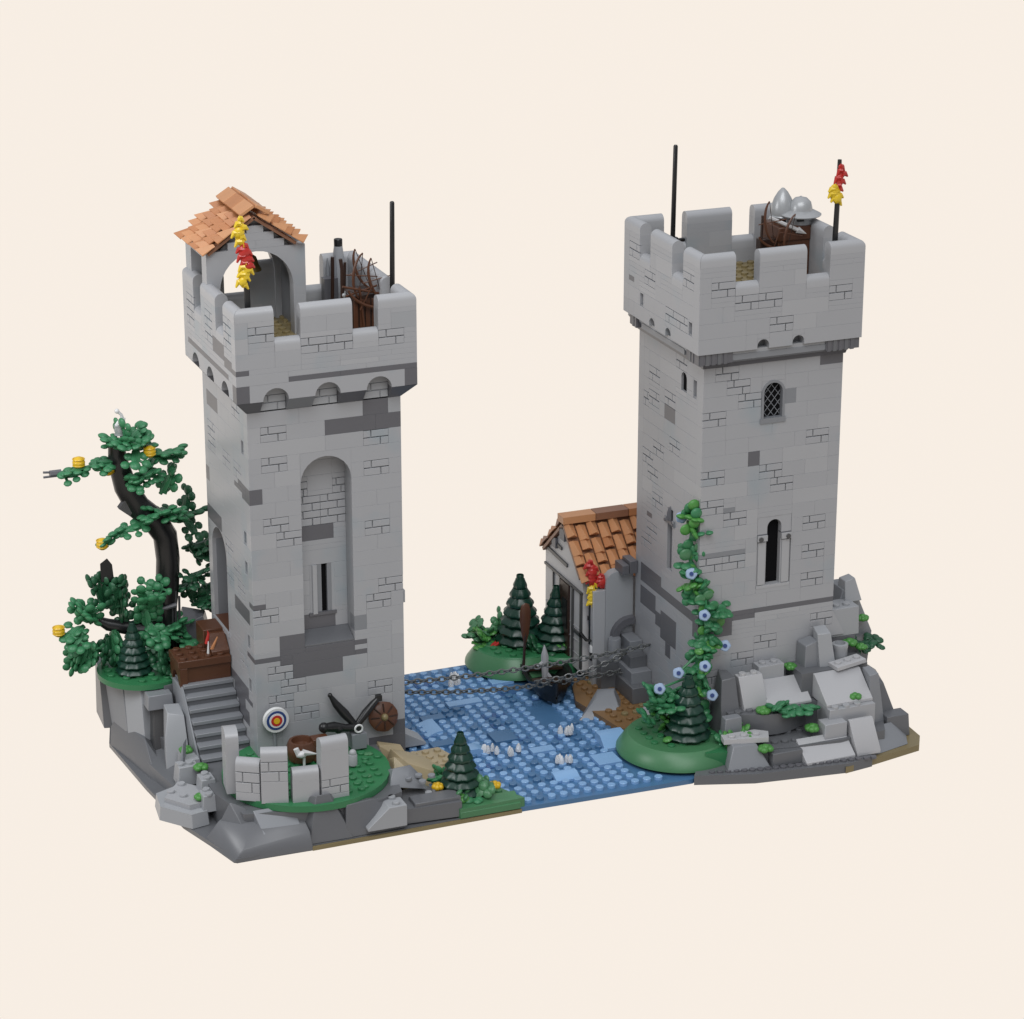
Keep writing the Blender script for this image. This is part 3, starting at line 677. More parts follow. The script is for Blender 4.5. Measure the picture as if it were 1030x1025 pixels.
struct(mb.build('ground', bevel=.05))
# sandy bank beside the right tower
mb = MB(); mb.prism([(28.9,5.6),(30,-.6),(31.5,-2.2),(35,-4),(35,9),(31,10),(29.8,8.5)], .4, 1.0, SB)
for i in range(29,36):
    for j in range(-4,10):
        if i+.5 > 30+max(0,(-j))*.5 and not (i < 30 and j > 5): mb.stud(i+.5, j+.5, 1.0, SB if R.random() < .7 else DT)
struct(mb.build('sand', bevel=.03))
# courtyard lawn
mb = MB()
circ = lambda cx,cy,r,n=40,a0=0,a1=360: [(cx+r*math.cos(rad(a0+(a1-a0)*i/n)), cy+r*math.sin(rad(a0+(a1-a0)*i/n))) for i in range(n)]
mb.prism(circ(2.7,-3.6,6.4), 2.75, 3.25, GR, smooth=True)
for i in range(-4,10):
    for j in range(-10,1):
        x,y = i+.5,j+.5
        if (x-2.7)**2+(y+3.6)**2 < 34 and not (0 < x < 12 and y > 0): mb.stud(x,y,3.25,GR)
for k in range(34):
    a = R.uniform(0,6.28); rr_ = 5.6*math.sqrt(R.random()); mb.sphere((2.7+rr_*math.cos(a),-3.6+rr_*math.sin(a),3.3),.28,R.choice((GR,GR,SG)),8,5,(1,1,.6))
struct(mb.build('courtyard_lawn'))
# terrain under the left tower
mb = MB()
mb.prism([(-3.6,-8.2),(1,-9.3),(6.5,-9.6),(8.6,-8.8),(9.2,-5),(9.6,0),(12,.2),(12,15),(-5,16),(-6,9),(-4.6,1),(-4.6,-4)], .3, 2.7, DG2)
mb.prism([(6.8,-9.8),(12.9,-10.2),(12.6,-8.0),(11,-6.2),(8,-7)], .5, 1.7, DG2)
mb.prism([(-5,8.6),(-.1,8.6),(-.1,17),(-5,17)], 2.9, 6.5, DG2)
for x,y in ((9.6,-7.4),(10.5,-7.2),(11.4,-7.6),(10.4,-8.3)): mb.stud(x,y,2.9 if y > -7.5 else 2.9,MG)
for k in range(6): mb.stud(11.2+.7*k-.2, -8.0+.55*k*.8, 1.7, LG3)
struct(mb.build('terrain', bevel=.05))

def rock(label, pts, mat, group=None, cat='rock', bevel=.06, extra=None, name='rock'):
    mb = MB(); mb.hull(pts, mat)
    if extra: extra(mb)
    c = [sum(p[k] for p in pts)/len(pts) for k in (0,1)] + [min(p[2] for p in pts)]
    return tag(mb.build(name, None, c, bevel), label, cat, group)
def slope(label, x0,y0,z0,x1,y1,z1, face, mat, top=.3, lip=.2, studs=True, rz=0, name='rock'):
    mb = MB(); mb.wedge(x0,y0,z0,x1,y1,z1,face,mat,top,lip)
    if studs and top > .25:
        if face in '-y+y': 
            yy = y1-(y1-y0)*top/2 if face == '-y' else y0+(y1-y0)*top/2
            for k in range(int(round(x1-x0))): mb.stud(x0+.5+k, yy, z1, mat)
        else:
            xx = x1-(x1-x0)*top/2 if face == '-x' else x0+(x1-x0)*top/2
            for k in range(int(round(y1-y0))): mb.stud(xx, y0+.5+k, z1, mat)
    o = mb.build(name, None, ((x0+x1)/2,(y0+y1)/2,z0), .04, rot=rz)
    return tag(o, label, 'rock')
def block(x0,y0,z0,x1,y1,z1,sh=.0): return [(x0,y0,z0),(x1,y0,z0),(x1,y1,z0),(x0,y1,z0),(x0+sh,y0+sh,z1),(x1-sh,y0+sh,z1),(x1-sh,y1-sh,z1),(x0+sh,y1-sh,z1)]

# front-left corner rocks
rock('large dark grey wedge of rock at the pointed front corner of the base', [(-4.9,-10.5,0),(-6.2,-6.2,0),(-4.6,-5.2,0),(1.0,-10.6,0),(1.0,-8,0),(-5.0,-10.45,.25),(-5.1,-10.4,0),(-4.3,-10.3,.9),(-5.3,-7.2,2.0),(-3.4,-9.2,2.0),(.8,-10.4,1.5),(-3.8,-6.0,2.2),(.8,-8,2.3)], DG2)
rock('dark grey peaked rock against the lawn rim at the small wall end', [(-5.6,-7.2,1.2),(-3.6,-9.2,1.2),(-2.2,-8.2,1.2),(-3.6,-5.6,1.2),(-4.3,-7.0,3.3),(-3.3,-7.4,2.9)], DG2)
rock('flat dark grey tilted slab below the lawn rim', [(-2.6,-9.8,1.6),(.4,-10.1,1.3),(.2,-8.2,2.9),(-2.9,-8.2,2.9),(-2.6,-9.8,1.3),(.2,-8.2,1.2),(-2.9,-8.2,1.2)], MG)
rock('dark grey upright rock under the tallest front wall piece', [(.8,-10.3,.36),(4.2,-10.35,.36),(4.2,-8.2,.36),(.4,-8.4,.36),(1.6,-9.5,3.9),(2.6,-9.5,3.9),(3.4,-8.4,3.3),(.9,-8.4,3.4)], DG2)
rock('broad dark grey rock face along the front edge', [(3.6,-10.3,.36),(8.4,-10.2,.36),(8.4,-8.2,.36),(3.6,-8.2,.36),(3.8,-9.9,2.9),(6.0,-9.6,2.9),(8,-8.9,2.3),(3.8,-8.2,3.0)], DG2)
slope('pale grey slope with studs on the front edge between dark rocks', 5.2,-10.75,.8,8.3,-9.2,2.5,'-x',LG3,.45,.2)
rock('dark grey rounded boulder between the lawn and the tan bank', [(8.0,-7.6,2.6),(11.0,-7.8,2.0),(11.4,-5.6,2.0),(8.4,-5.2,2.9),(8.6,-6.8,3.7),(10.2,-6.2,3.5),(9.6,-7.4,3.2)], MG)
rock('dark grey block behind the front grass patch', block(9.2,-9.9,.5,13.0,-8.3,2.0,.06), DG2)
# pale slab jutting out on the left
mb = MB(); mb.prism([(-8.5,-2.2),(-6.6,-4.6),(-5.2,-4.3),(-4.2,-1),(-6.2,1.2),(-8.2,.3)], .4, 1.5, LG3, .06); mb.prism([(-7.9,-1.6),(-6.5,-3.6),(-5.4,-3.4),(-4.6,-1),(-6.2,.8)], 1.5, 1.9, LG)
for x,y in ((-7.2,-.9),(-6.5,-1.9),(-6.1,.1),(-5.5,-2.3)): mb.stud(x,y,1.9,LG)
tag(mb.build('rock_slab', None, (-6.4,-1.8,.4), .05), 'pale grey flat slab jutting out past the base edge', 'rock')
rock('pale grey stepped block with studs above the jutting slab', block(-6.2,.6,1.5,-4.4,2.2,3.0,.15), LG3, extra=lambda m: [m.stud(-5.8+.7*k,1.3,3.0,LG3) for k in range(2)])
rock('pale grey studded block nearest the tall end wall piece', block(-5.2,-2.2,1.5,-3.9,-.6,3.0,.12), LG3, extra=lambda m: [m.stud(-4.55,-1.8+.8*k,3.0,LG3) for k in range(2)])
rock('pale grey studded block at the inner end of the jutting slab', block(-5.6,-4.1,1.3,-4.4,-2.6,2.6,.12), LG3, extra=lambda m: [m.stud(-5.0,-3.8+.8*k,2.6,LG3) for k in range(2)])
rock('narrow grey leaning rock fin beside the stair foot', [(-6.5,.8,1),(-5.9,.8,1),(-5.2,2.6,1),(-5.9,2.9,1),(-5.3,2.2,4.4),(-4.9,2.6,4.6)], MG)
# left cliff
rock('tall grey cliff column at the outer back corner below the tree', [(-8.9,13.2,1.6),(-8.7,16.6,1.6),(-5.5,17.5,1.6),(-6,12.5,1.6),(-8.9,14,6.4),(-8.6,16.5,6.5),(-5.6,17.4,6.5),(-6.2,12.6,6.5),(-8.9,14.3,3.6)], DG2)
rock('grey slanted cliff panel with a pale edge under the tree terrace', [(-8.3,12.6,1.0),(-7.7,10.2,2.4),(-6.0,10.4,1),(-6,13.5,1),(-8.6,13.6,6.2),(-7.7,11.2,6.2),(-6,11.5,6.2)], MG)
rock('grey cliff panel leaning beside the cave opening', [(-7.7,10.0,1.2),(-6.8,8.2,2.2),(-5.4,9,1),(-6,11.4,1),(-7.7,10.9,6.2),(-6.7,9.4,6.2),(-5.2,9.6,6.2)], LG3)
rock('long low dark grey ledge along the cliff foot', [(-8.6,12.8,0),(-7.0,4.0,0),(-5.5,4.5,0),(-6,13,0),(-8.5,12.6,2.0),(-7.3,7.9,1.9),(-6.9,7.9,2.6),(-8.1,12.4,2.8),(-6,12,2.8)], DG2)
rock('dark grey sunken ledge in front of the cave opening', [(-7.6,7.6,0),(-6.4,1.0,0),(-4.4,1.0,0),(-4.4,8,0),(-7.3,7.4,1.3),(-6.2,1.4,1.0),(-4.4,1.4,2.0),(-4.4,8,2.2)], DG2)
rock('pale grey block with a chipped corner beside the cave opening', [(-6.2,4.2,1.4),(-4.3,3.8,1.4),(-4.1,7,1.4),(-5.6,7.2,1.4),(-5.6,5.4,5.6),(-4.4,5.0,5.4),(-4.2,7,5.6),(-5.5,7,5.7),(-6.1,4.6,3.8)], LG3)
rock('dark grey recess block forming the cave opening', [(-6.4,7.4,1),(-4.4,7,1),(-4.4,10,1),(-6.4,10,1),(-6.0,8.1,5.2),(-4.4,7.8,5.2),(-4.4,10,6.0),(-6,10,6)], VD)
rock('grey capping block over the cave opening', block(-6.6,7.6,5.0,-4.5,9.6,6.2,.1), MG)
rock('squat grey block at the stair foot under a green leaf plate', block(-5.4,1.6,1.6,-4.1,4.0,3.1,.08), LG3)
rock('big dark grey rounded boulder between the tree and the tower', [(-2.6,12.2,5),(.2,11.8,5),(.4,17,5),(-2.6,17,5),(-2.0,13,9.6),(-.6,12.6,10.3),(0,14,10.2),(-1.5,15.5,10.2),(.2,12.6,8.2)], DG)
# terrace with the tree
mb = MB(); mb.prism(circ(-5.6,12.4,3.75), 6.3, 6.75, GR, smooth=True)
for i in range(-10,-1):
    for j in range(8,17):
        if (i+.5+5.6)**2+(j+.5-12.4)**2 < 11: mb.stud(i+.5,j+.5,6.75,GR)
struct(mb.build('terrace_lawn'))

# ------------------------------------------------------------------ stairs and landing
mb = MB()
for k in range(7):
    y0 = 1.5+k*.8; z = 2.4+.7*(k+1)
    mb.box((-4.0,y0,2.0),(-.02,y0+.95+(k==6)*1.6,z-.3), DG2)
    mb.box((-4.03,y0-.13,z-.3),(-.025,y0+.83+(k==6)*1.6,z), MG)
mb.hull([(-4.25,1.4,1.8),(-4.05,1.4,1.8),(-4.25,8.5,1.8),(-4.05,8.5,1.8),(-4.25,1.5,2.3),(-4.05,1.5,2.3),(-4.25,6.5,7.0),(-4.05,6.3,7.2),(-4.35,8.5,7.2),(-4.05,8.5,7.2)], MG)
tag(mb.build('stone_stairs', None, (-2,4,2), .04), 'straight dark grey stone stairs climbing beside the niche tower', 'stairs')
o = thing('wooden_landing', 'reddish brown wooden landing at the stair head', 'landing', (-2.4,8.4,7))
mb = MB(); mb.box((-4.3,6.5,8.6),(-.05,9.4,9.2),RB); mb.box((-3.6,6.7,7.1),(-.05,9.3,8.6),RB)
for i in range(4):
    for j in range(3): mb.stud(-3.8+i,6.95+j,9.2,RB)
mb.build('platform', o, bevel=.04)
mb = MB(); mb.extr([(6.5,6.2),(6.5,8.6),(9.4,8.6),(9.4,6.2),(8.9,6.2)]+[(7.95+.95*math.cos(rad(a)),6.9+1.1*math.sin(rad(a))) for a in range(0,181,20)]+[(7.0,6.2)], lambda u,z,d:(-4.2+d,u,z), 0, .6, RB); mb.build('arch_support', o, bevel=.03)
mb = MB(); mb.box((-1.7,8.4,9.2),(-.03,10.6,10.8),RB); mb.wedge(-1.5,6.9,9.2,-.03,8.4,10.6,'-y',RB,.2,.3); mb.build('threshold', o, bevel=.04)
mb = MB(); mb.tube([(-1.7,7.6,10.0),(-1.5,7.6,10.8),(-1.6,7.5,11.1)],[.16,.1,.03],RD,7); mb.tube([(-1.4,7.2,9.6),(-.9,7.2,10.6)],[.16,.05],TL,7); mb.tube([(-1.75,7.0,9.4),(-1.7,7.0,10.4)],[.1,.04],WH,6)
tag(mb.build('camp_fire', None, (-1.4,7.4,9.2)), 'small red and orange flame pieces on the brown landing', 'flames')

# ------------------------------------------------------------------ ruined low wall
def wallpiece(x, y, w, d, z0, h, rz, label, rows):
    mb = MB(); T = lambda u,z,q: (u, -q, z); n = round((h-.9)/.6)
    zz = 0; hh = h-.95
    mas = [(r*hh/6, (r+1)*hh/6) for r in range(6)]
    brick(mb, T, -w/2, w/2, 0, hh, LG2, 0, d)
    mb2 = MB()
    if rows:
        a = hh*rows[0]; b = hh*rows[1]
        brickz = (b-a)/2
        mb2 = MB(); 
        masonry(mb2, T, -w/2, w/2, a, b, LG2, .14, .16)
        for lo, hi in ((0,a),(b,hh)):
            if hi-lo > .05: brick(mb2, T, -w/2, w/2, lo, hi, LG2, .14, .13)
    else: brick(mb2, T, -w/2, w/2, 0, hh, LG2, .14, .13)
    mb.v, mb.f, mb.m, mb.s, mb.mats = mb.v, mb.f, mb.m, mb.s, mb.mats
    b0 = len(mb.v)
    for f, k, sm in zip(mb2.f, mb2.m, mb2.s): mb.f.append([i+b0 for i in f]); mb.m.append(mb.mi(mb2.mats[k])); mb.s.append(sm)
    mb.v += mb2.v
    e = thing('wall_piece', label, 'wall', (x,y,z0), 'low broken wall on the round lawn', rz)
    mb.build('stone', e, world=False)
    mb = MB(); cap(mb, lambda u,z,q: (u, -q-.14, z), -w/2, w/2, hh, WH if False else LG2, .95, thick=d+.14); mb.build('coping', e, world=False)
wallpiece(-3.55,-5.4,1.0,1.9,3.2,5.0,rad(-8),'tall narrow wall piece at the stair end of the low broken wall',None)
wallpiece(-2.85,-7.0,1.85,.9,3.2,3.3,rad(-32),'short wall piece beside the tall narrow stair end piece',(.28,.98))
wallpiece(-1.15,-8.15,2.0,.9,3.2,4.35,rad(-18),'mid height wall piece with brick courses in the middle of the low wall',(.52,.99))
wallpiece(1.05,-8.8,2.0,.9,3.2,2.7,rad(-8),'shortest plain wall piece of the low broken wall',None)
wallpiece(3.25,-9.0,2.15,.9,3.2,4.9,rad(2),'tall broad wall piece at the open end of the low broken wall',(.1,.42))

# ------------------------------------------------------------------ courtyard items
o = thing('archery_target', 'round archery target with blue, red and yellow rings', 'target', (1.4,-.55,6.3))
ax = Matrix.Rotation(rad(90),3,'X')@Matrix.Rotation(rad(0),3,'Y')
mb = MB(); c = Vector((1.35,-.4,6.35))
for r0,m,q in ((1.02,WH,0),(.80,NB,.03),(.60,WH,.06),(.45,RD,.09),(.25,YL,.12)): mb.lathe(c+Vector((0,-q,0)), [(r0,0),(r0,.26),(r0*.97,.3)], m, 28, True, None, ax)
mb.build('target_face', o)
mb = MB(); mb.tube([(1.35,-.2,3.4),(1.35,-.2,6.2)], .14, MG, 8); mb.build('post', o)
o = thing('wooden_tub', 'reddish brown wooden tub lying behind the low wall', 'barrel', (3.0,-2.2,3.4))
mb = MB(); mb.lathe((2.9,-2.0,3.5), [(1.05,0),(1.2,.5),(1.2,1.0),(1.0,1.5),(.8,1.5),(.7,1.1)], RB, 16); mb.build('tub_body', o)
mb = MB(); mb.box((3.6,-2.8,3.4),(4.9,-1.8,5.2),RB); mb.build('crate_panel', o, bevel=.05)
o = thing('crossbow', 'large black crossbow leaning spread open against the niche tower', 'weapon', (7.4,-1.6,3.4))
mb = MB()
mb.tube([(7.4,-1.3,5.3),(6.7,-1.0,6.2),(6.1,-.8,7.0),(5.7,-.7,7.7)], [.26,.38,.3,.16], BK, 10); mb.sphere((5.68,-.7,7.75),.2,BK)
mb.build('bow_arm', o)
mb = MB(); mb.tube([(7.6,-1.3,5.2),(8.4,-1.1,6.0),(9.1,-.9,6.6),(9.6,-.8,7.0)], [.26,.34,.28,.18], BK, 10); mb.box((9.35,-1.0,6.75),(9.8,-.6,7.2),BK); mb.build('bow_arm', o)
mb = MB(); mb.tube([(4.9,-1.7,5.6),(5.6,-1.6,5.5),(6.6,-1.5,5.2),(7.5,-1.5,5.1)], [.34,.42,.3,.35], BK, 10); mb.sphere((4.8,-1.7,5.6),.42,BK); mb.sphere((6.0,-1.6,5.3),.4,BK); mb.build('stock', o)
mb = MB(); mb.torus((7.55,-1.9,5.15), .3, .08, WH, Matrix.Rotation(rad(90),3,'X'), 16, 6); mb.cyl((7.55,-1.6,5.15), .28, .25, BK, 12, ax); mb.build('pivot_ring', o)
mb = MB(); mb.box((7.0,-1.9,3.4),(8.2,-.9,4.7),MG); mb.build('pedestal', o, bevel=.05)
o = thing('round_shield', 'round reddish brown shield with a green boss leaning on the tower', 'shield', (9.9,-.6,4.3))
axs = Matrix.Rotation(rad(78),3,'X'); c = Vector((10.0,-.45,5.2))
mb = MB(); mb.lathe(c, [(1.18,0),(1.2,.2),(1.0,.34),(.4,.45)], RB, 24, True, lambda a,k: 1+.02*math.sin(a*8), axs)
for k in range(8):
    a = 2*math.pi*k/8; mb.tube([c+axs@Vector((.4*math.cos(a),.4*math.sin(a),.44)), c+axs@Vector((1.05*math.cos(a),1.05*math.sin(a),.34))], .07, DB, 5)
mb.build('shield_body', o)
mb = MB(); mb.sphere(c+axs@Vector((0,0,.5)), .3, DT); mb.build('boss', o)
mb = MB(); mb.tube([(2.2,-4.6,5.2),(3.3,-4.6,4.9)], [.28,.04], WH, 6); mb.sphere((2.1,-4.5,5.0),.4,WH,10,6,(1.1,.8,.7)); mb.tube([(1.9,-4.5,4.9),(1.7,-4.4,5.5)],[.2,.22],WH,7)
mb.tube([(2.3,-4.5,4.7),(2.3,-4.5,3.4)],.1,WH,6)
tag(mb.build('goat_skull', None, (2.2,-4.5,3.4)), 'white horned skull resting behind the short low wall piece', 'skull')
mb = MB(); mb.cyl((6.2,-4.4,3.4), .35, .9, LG2); mb.sphere((6.2,-4.4,4.4),.3,LG2)
tag(mb.build('stone_urn', None, (6.2,-4.4,3.4)), 'small pale grey urn at the open end of the low wall', 'urn')

# tan bank right of the tower foot
mb = MB()
for pts in ([(10.6,-3.6,.4),(15.2,-4.2,.4),(15.5,-1.4,.4),(9.8,-.3,.4),(10.2,-1.6,2.9),(11.0,-3.0,2.2),(13.8,-2.6,1.3),(12.0,-.6,1.9)], [(9.3,-4.8,1.2),(12.4,-5.8,.4),(12.6,-3.0,.4),(9.4,-2.0,2.2),(9.8,-3.6,3.1),(10.6,-3.4,2.7)], [(9.4,-1.0,1.0),(12.2,-1.6,1.0),(12.0,-.05,1.0),(9.4,-.05,1.0),(9.6,-.8,2.9),(11.4,-.5,2.6),(9.6,-.1,3.0)]): mb.hull(pts, TN)
mb.prism([(12.1,-2.6),(15.8,-2.2),(15.0,.8),(12.1,.6)], .8, 1.2, TN)
for i in range(3):
    for j in range(3): mb.stud(12.7+i, -1.9+j, 1.2, TN)
tag(mb.build('tan_rock', None, (12.5,-3,.8), .04), 'tan angular rocks with studs beside the niche tower foot', 'rock')
slope('pale grey slope brick at the water edge behind the tan rocks', 12.1,2.4,.8,14.6,4.4,2.2,'+x',LG3,.2,.2)
mb = MB(); mb.prism([(12.7,-10.35),(18.0,-10.2),(17.2,-8.6),(16.2,-6.2),(14.2,-5.2),(11.6,-6.6)], .36, 1.15, SG)
mb.wedge(12.7,-10.37,.36,17.6,-9.0,1.3,'-y',SG,.2,.5)
for i in range(12,17):
    for j in range(-9,-5):
        if i+.5+(j+10)*.6 < 18.2 and i+(j+9) > 12: mb.stud(i+.5,j+.5,1.15,SG)
struct(mb.build('grass_bank', bevel=.04))

# ------------------------------------------------------------------ foliage
def sprig(mb, o, d, size, mat, rr, n=5, flat=.55):
    """flat studded leaf piece: a stem with paired side stems ending in round pads"""
    o = Vector(o); d = Vector(d).normalized(); side = d.cross(Vector((rr.uniform(-.4,.4),rr.uniform(-.4,.4),1))).normalized(); nrm = d.cross(side)
    L = size; end = o+d*L + nrm*rr.uniform(-.15,.15)*L
    mb.tube([o, o+d*L*.5, end], [.16,.14,.12], mat, 6)
    rot = Matrix((side, d, nrm)).transposed(); mb.sphere(o+d*L*.45, .42, mat, 10, 5, (1,1.1*L,.3), rot)
    mb.sphere(end, .43, mat, 10, 6, (1,1,.5), rot)
    for k in range(n):
        t = .2+.7*k/max(1,n-1); s = 1 if k % 2 else -1
        p = o+d*L*t; q = p+side*s*rr.uniform(.5,.9)+d*rr.uniform(.05,.4)+nrm*rr.uniform(-.15,.25)
        mb.tube([p, (p+q)/2+nrm*.05, q], [.14,.12,.1], mat, 5); mb.sphere(q, rr.uniform(.3,.42), mat, 9, 6, (1,1,.5), rot)
TR = thing('gnarled_tree', 'tall crooked black tree with green leaves and yellow fruit', 'tree', (-2.4,14,6.7))
mb = MB()
tp = [(-2.9,14,6.0),(-3.3,14,8.0),(-3.25,14,10.5),(-3.0,14,12.7),(-2.85,14,15.0),(-3.0,14,17.0),(-3.8,14,18.4),(-5.1,14,19.7),(-6.0,14,21.5),(-6.5,14,23.6),(-6.6,14,25.4)]
mb.tube(tp, [1.15,1.0,.9,.95,.95,.98,1.02,1.0,.92,.8,.6], BK, 14)
for k in range(7): mb.tube([(-3.9+.3*k-.3,13.2,7+.3*(k%3)),(-3.75+.28*k-.2,13.25,12+.5*(k%2))], .1, VD, 5)
mb.obox((-6.1,13.6,19.9),(1.1,.6,.8),Matrix.Rotation(rad(40),3,'Y'),VD)
mb.build('trunk', TR)
mb = MB(); mb.tube([(-3.2,14,9.6),(-4.4,13.7,9.9),(-6.2,13.6,9.7),(-8.0,13.8,10.2),(-8.8,13.9,10.7)], [.62,.7,.6,.5,.3], BK, 10)
mb.tube([(-6.6,13.2,9.9),(-5.0,12.95,9.7),(-4.2,13.0,9.8)], [.15,.3,.15], VD, 8); mb.tube([(-2.6,13.0,11.4),(-4.6,12.9,11.1)], [.2,.12], DG, 7)
mb.build('branch', TR)
rt = random.Random(21)
clusters = [  # origin, directions, size, count
 ((-6.0,13.4,25.4), 7, 1.7, LFG, None), ((-5.2,13.2,24.8), 4, 1.8, LFG, None), ((-7.0,13.6,23.9), 2, 1.6, LFG, (-1,-.1,0)), ((-8.8,13.6,23.6), 2, 2.2, LFG, (-1,0,-.08)),
 ((-4.2,13.6,24.0), 3, 2.7, LFG, (1,0,-.05)), ((-4.9,13.0,22.6), 6, 1.5, LFG, None), ((-3.2,13.8,20.6), 2, 2.6, LFG, (.6,0,.85)),
 ((-3.3,12.9,19.2), 6, 1.6, LFG, None), ((-4.0,13.3,18.8), 2, 3.0, LFG, (-1,0,-.2)), ((-6.3,13.4,18.2), 2, 2.0, LFG, (-1,0,-.35)),
 ((-1.2,14.8,18.2), 7, 1.9, LFD, None), ((-.7,14.8,15.4), 5, 1.7, LFD, None), ((-.6,14.6,13.0), 4, 1.8, LFD, None),
 ((-5.0,12.8,11.6), 5, 2.2, LFG, (.1,-.2,.8)), ((-4.9,12.6,10.2), 3, 1.9, LFG, (0,-.4,-.6)), ((-3.6,12.6,9.4), 3, 2.0, LFG, None), ((-2.0,12.7,9.0), 4, 1.9, LFG, None),
 ((-7.4,13.6,11.0), 3, 2.8, LFD, (.1,0,1)), ((-8.2,13.6,11.6), 3, 2.6, LFD, (-.15,0,1)), ((-9.2,13.4,10.8), 5, 2.1, LFG, (-.2,-.1,.6)), ((-9.6,13.3,9.2), 4, 2.0, LFG, (-.3,-.2,-.6)), ((-10.6,13.3,8.6), 3, 1.5, LFG, (-.2,0,-1)), ((-8.0,13.6,9.2), 3, 1.9, LFD, (0,0,-1)), ((-7.3,13.4,8.6), 2, 1.6, LFD, (.2,0,-1)),
 ((-.8,14.2,10.8), 5, 1.9, LFD, None), ((-5.0,12.9,9.9), 3, 2.0, LFG, (0,-.1,1)), ((-10.0,13.3,10.4), 3, 1.9, LFG, (-.5,-.2,-.3)), ((-7.6,13.3,9.9), 3, 2.3, LFG, (.1,0,-1)), ((-6.8,13.4,10.0), 2, 2.6, LFD, (0,0,1))]
for o, n, sz, mat, dr in clusters:
    mb = MB()
    for k in range(n):
        if dr: d = Vector(dr)+Vector((rt.uniform(-.45,.45),rt.uniform(-.6,.5),rt.uniform(-.4,.4)))*(.4 if n <= 3 else 1)
        else: d = Vector((rt.uniform(-1,1),rt.uniform(-.9,.5),rt.uniform(-.45,.5)))
        sprig(mb, Vector(o)+Vector((rt.uniform(-.25,.25),rt.uniform(-.3,.3),rt.uniform(-.2,.2))), d, sz*rt.uniform(.8,1.1), mat, rt)
    mb.build('leaf_cluster', TR)
for c in ((-4.3,12.6,24.6),(-9.75,13.3,24.15),(-8.3,13.0,17.35),(-12.1,13.2,10.5),(-7.4,13.6,23.2)):
    mb = MB(); mb.sphere(c, .5, YL, 14, 8); 
    for z in (-.2,.05,.3): mb.torus(Vector(c)+Vector((0,0,z)), .46, .05, YL, None, 14, 5)
    mb.build('fruit', TR)
mb = MB(); mb.tube([(-11.1,13.6,23.4),(-12.0,13.6,23.4)], .3, DG, 8); mb.tube([(-12.0,13.6,23.55),(-12.5,13.6,23.6)], .1, DG, 6); mb.tube([(-12.0,13.6,23.2),(-12.5,13.6,23.2)], .1, DG, 6); mb.build('twig', TR)
mb = MB(); mb.hull([(-8.5,13.4,14.0),(-7.4,13.4,14.0),(-7.9,13.8,14.0),(-8.5,13.4,15.6),(-8.2,13.4,15.2),(-7.9,13.4,16.0),(-7.5,13.4,15.4)], BK); mb.hull([(-8.0,13.5,13.2),(-7.7,13.5,13.2),(-8.2,13.6,14.2),(-7.5,13.4,14.2)], BK)
tag(mb.build('raven', None, (-8,13.5,13.2), .05), 'black raven perched on a leaf branch of the crooked tree', 'bird')
o = thing('white_bird', 'small white bird perched on top of the crooked tree', 'bird', (-6.4,13.4,26.2))
mb = MB(); mb.lathe((-6.4,13.4,26.0), [(.42,0),(.36,.2),(.42,.35),(.36,.55),(.42,.75)], SV, 12); mb.build('perch', o)
mb = MB(); mb.tube([(-6.7,13.4,26.75),(-6.4,13.4,26.9),(-6.1,13.4,27.2),(-6.2,13.4,27.6),(-6.5,13.4,27.9)], [.1,.26,.2,.12,.14], WH, 8); mb.sphere((-6.52,13.4,27.92), .2, WH); mb.tube([(-6.1,13.4,26.9),(-5.9,13.4,27.3)], [.16,.03], WH, 6); mb.build('body', o)

# pines
def pine_proto(label, loc, sc):
    o = thing('pine_tree', label, 'pine', loc, 'small dark green pines')
    mb = MB(); n = 7; z = .15
    for k in range(n):
        r = 1.66*(1-(k/n)**1.15)**.9+.2; h = 5.2/n*.98
        mb.lathe((0,0,z), [(r*.72,0),(r*.97,.08),(r*1.0,.2),(r*.95,.34),(r*.78,h*.78),(r*.68,h)], PN, 40, True, lambda a,q,k=k: 1+.045*math.cos(a*10+k*1.3) if q in (1,2,3) else 1)
        z += h*.98
    mb.build('foliage', o, world=False)
    mb = MB(); mb.cyl((0,0,0), .45, .3, PN); mb.build('trunk', o, world=False)
    mb = MB(); mb.lathe((0,0,z-.15), [(.3,0),(.3,.45),(.26,.5),(.26,.2)], PN, 12); mb.build('treetop', o, world=False)
    o.scale = (sc,)*3
    return o
p0 = pine_proto('dark green pine on the front grass bank by the water', (13.75,-7.6,1.15), .92)
dup(p0, (-6.6,11.6,6.75), 'dark green pine on the cliff terrace under the crooked tree', .4, .78)
dup(p0, (28.2,16.2,2.3), 'dark green pine behind the oar on the far island', .9, 1.12)
dup(p0, (30.7,14.2,2.3), 'dark green pine between the far island and the cottage', 1.7, 1.0)
dup(p0, (33.4,-6.4,2.0), 'dark green pine on the lawn in front of the vine', 2.2, .98)
# islands
mb = MB(); mb.lathe((27.6,15.9,.7), [(4.3,0),(4.25,.25),(3.4,1.4),(3.3,1.5)], SG, 40); mb.lathe((27.8,16.1,1.0), [(3.5,0),(3.5,1.2),(3.4,1.3)], GR, 40); mb.lathe((31.3,14.2,.7), [(3.0,0),(2.9,1.3),(2.7,1.5)], GR, 30)
for i in range(24,33):
    for j in range(12,20):
        if (i+.5-27.8)**2+(j+.5-16.1)**2 < 9.6: mb.stud(i+.5,j+.5,2.3,GR)
struct(mb.build('far_island', bevel=.0))
mb = MB(); mb.lathe((33.2,-5.2,.7), [(5.0,0),(4.95,.3),(4.1,1.25),(4.0,1.3)], SG, 56); mb.lathe((33.6,-4.9,1.0), [(3.9,0),(3.9,.85),(3.8,.95)], GR, 48)
mb.prism([(33.5,-9.6),(37.5,-10.4),(38,-7),(35,-5)], .8, 1.9, GR)
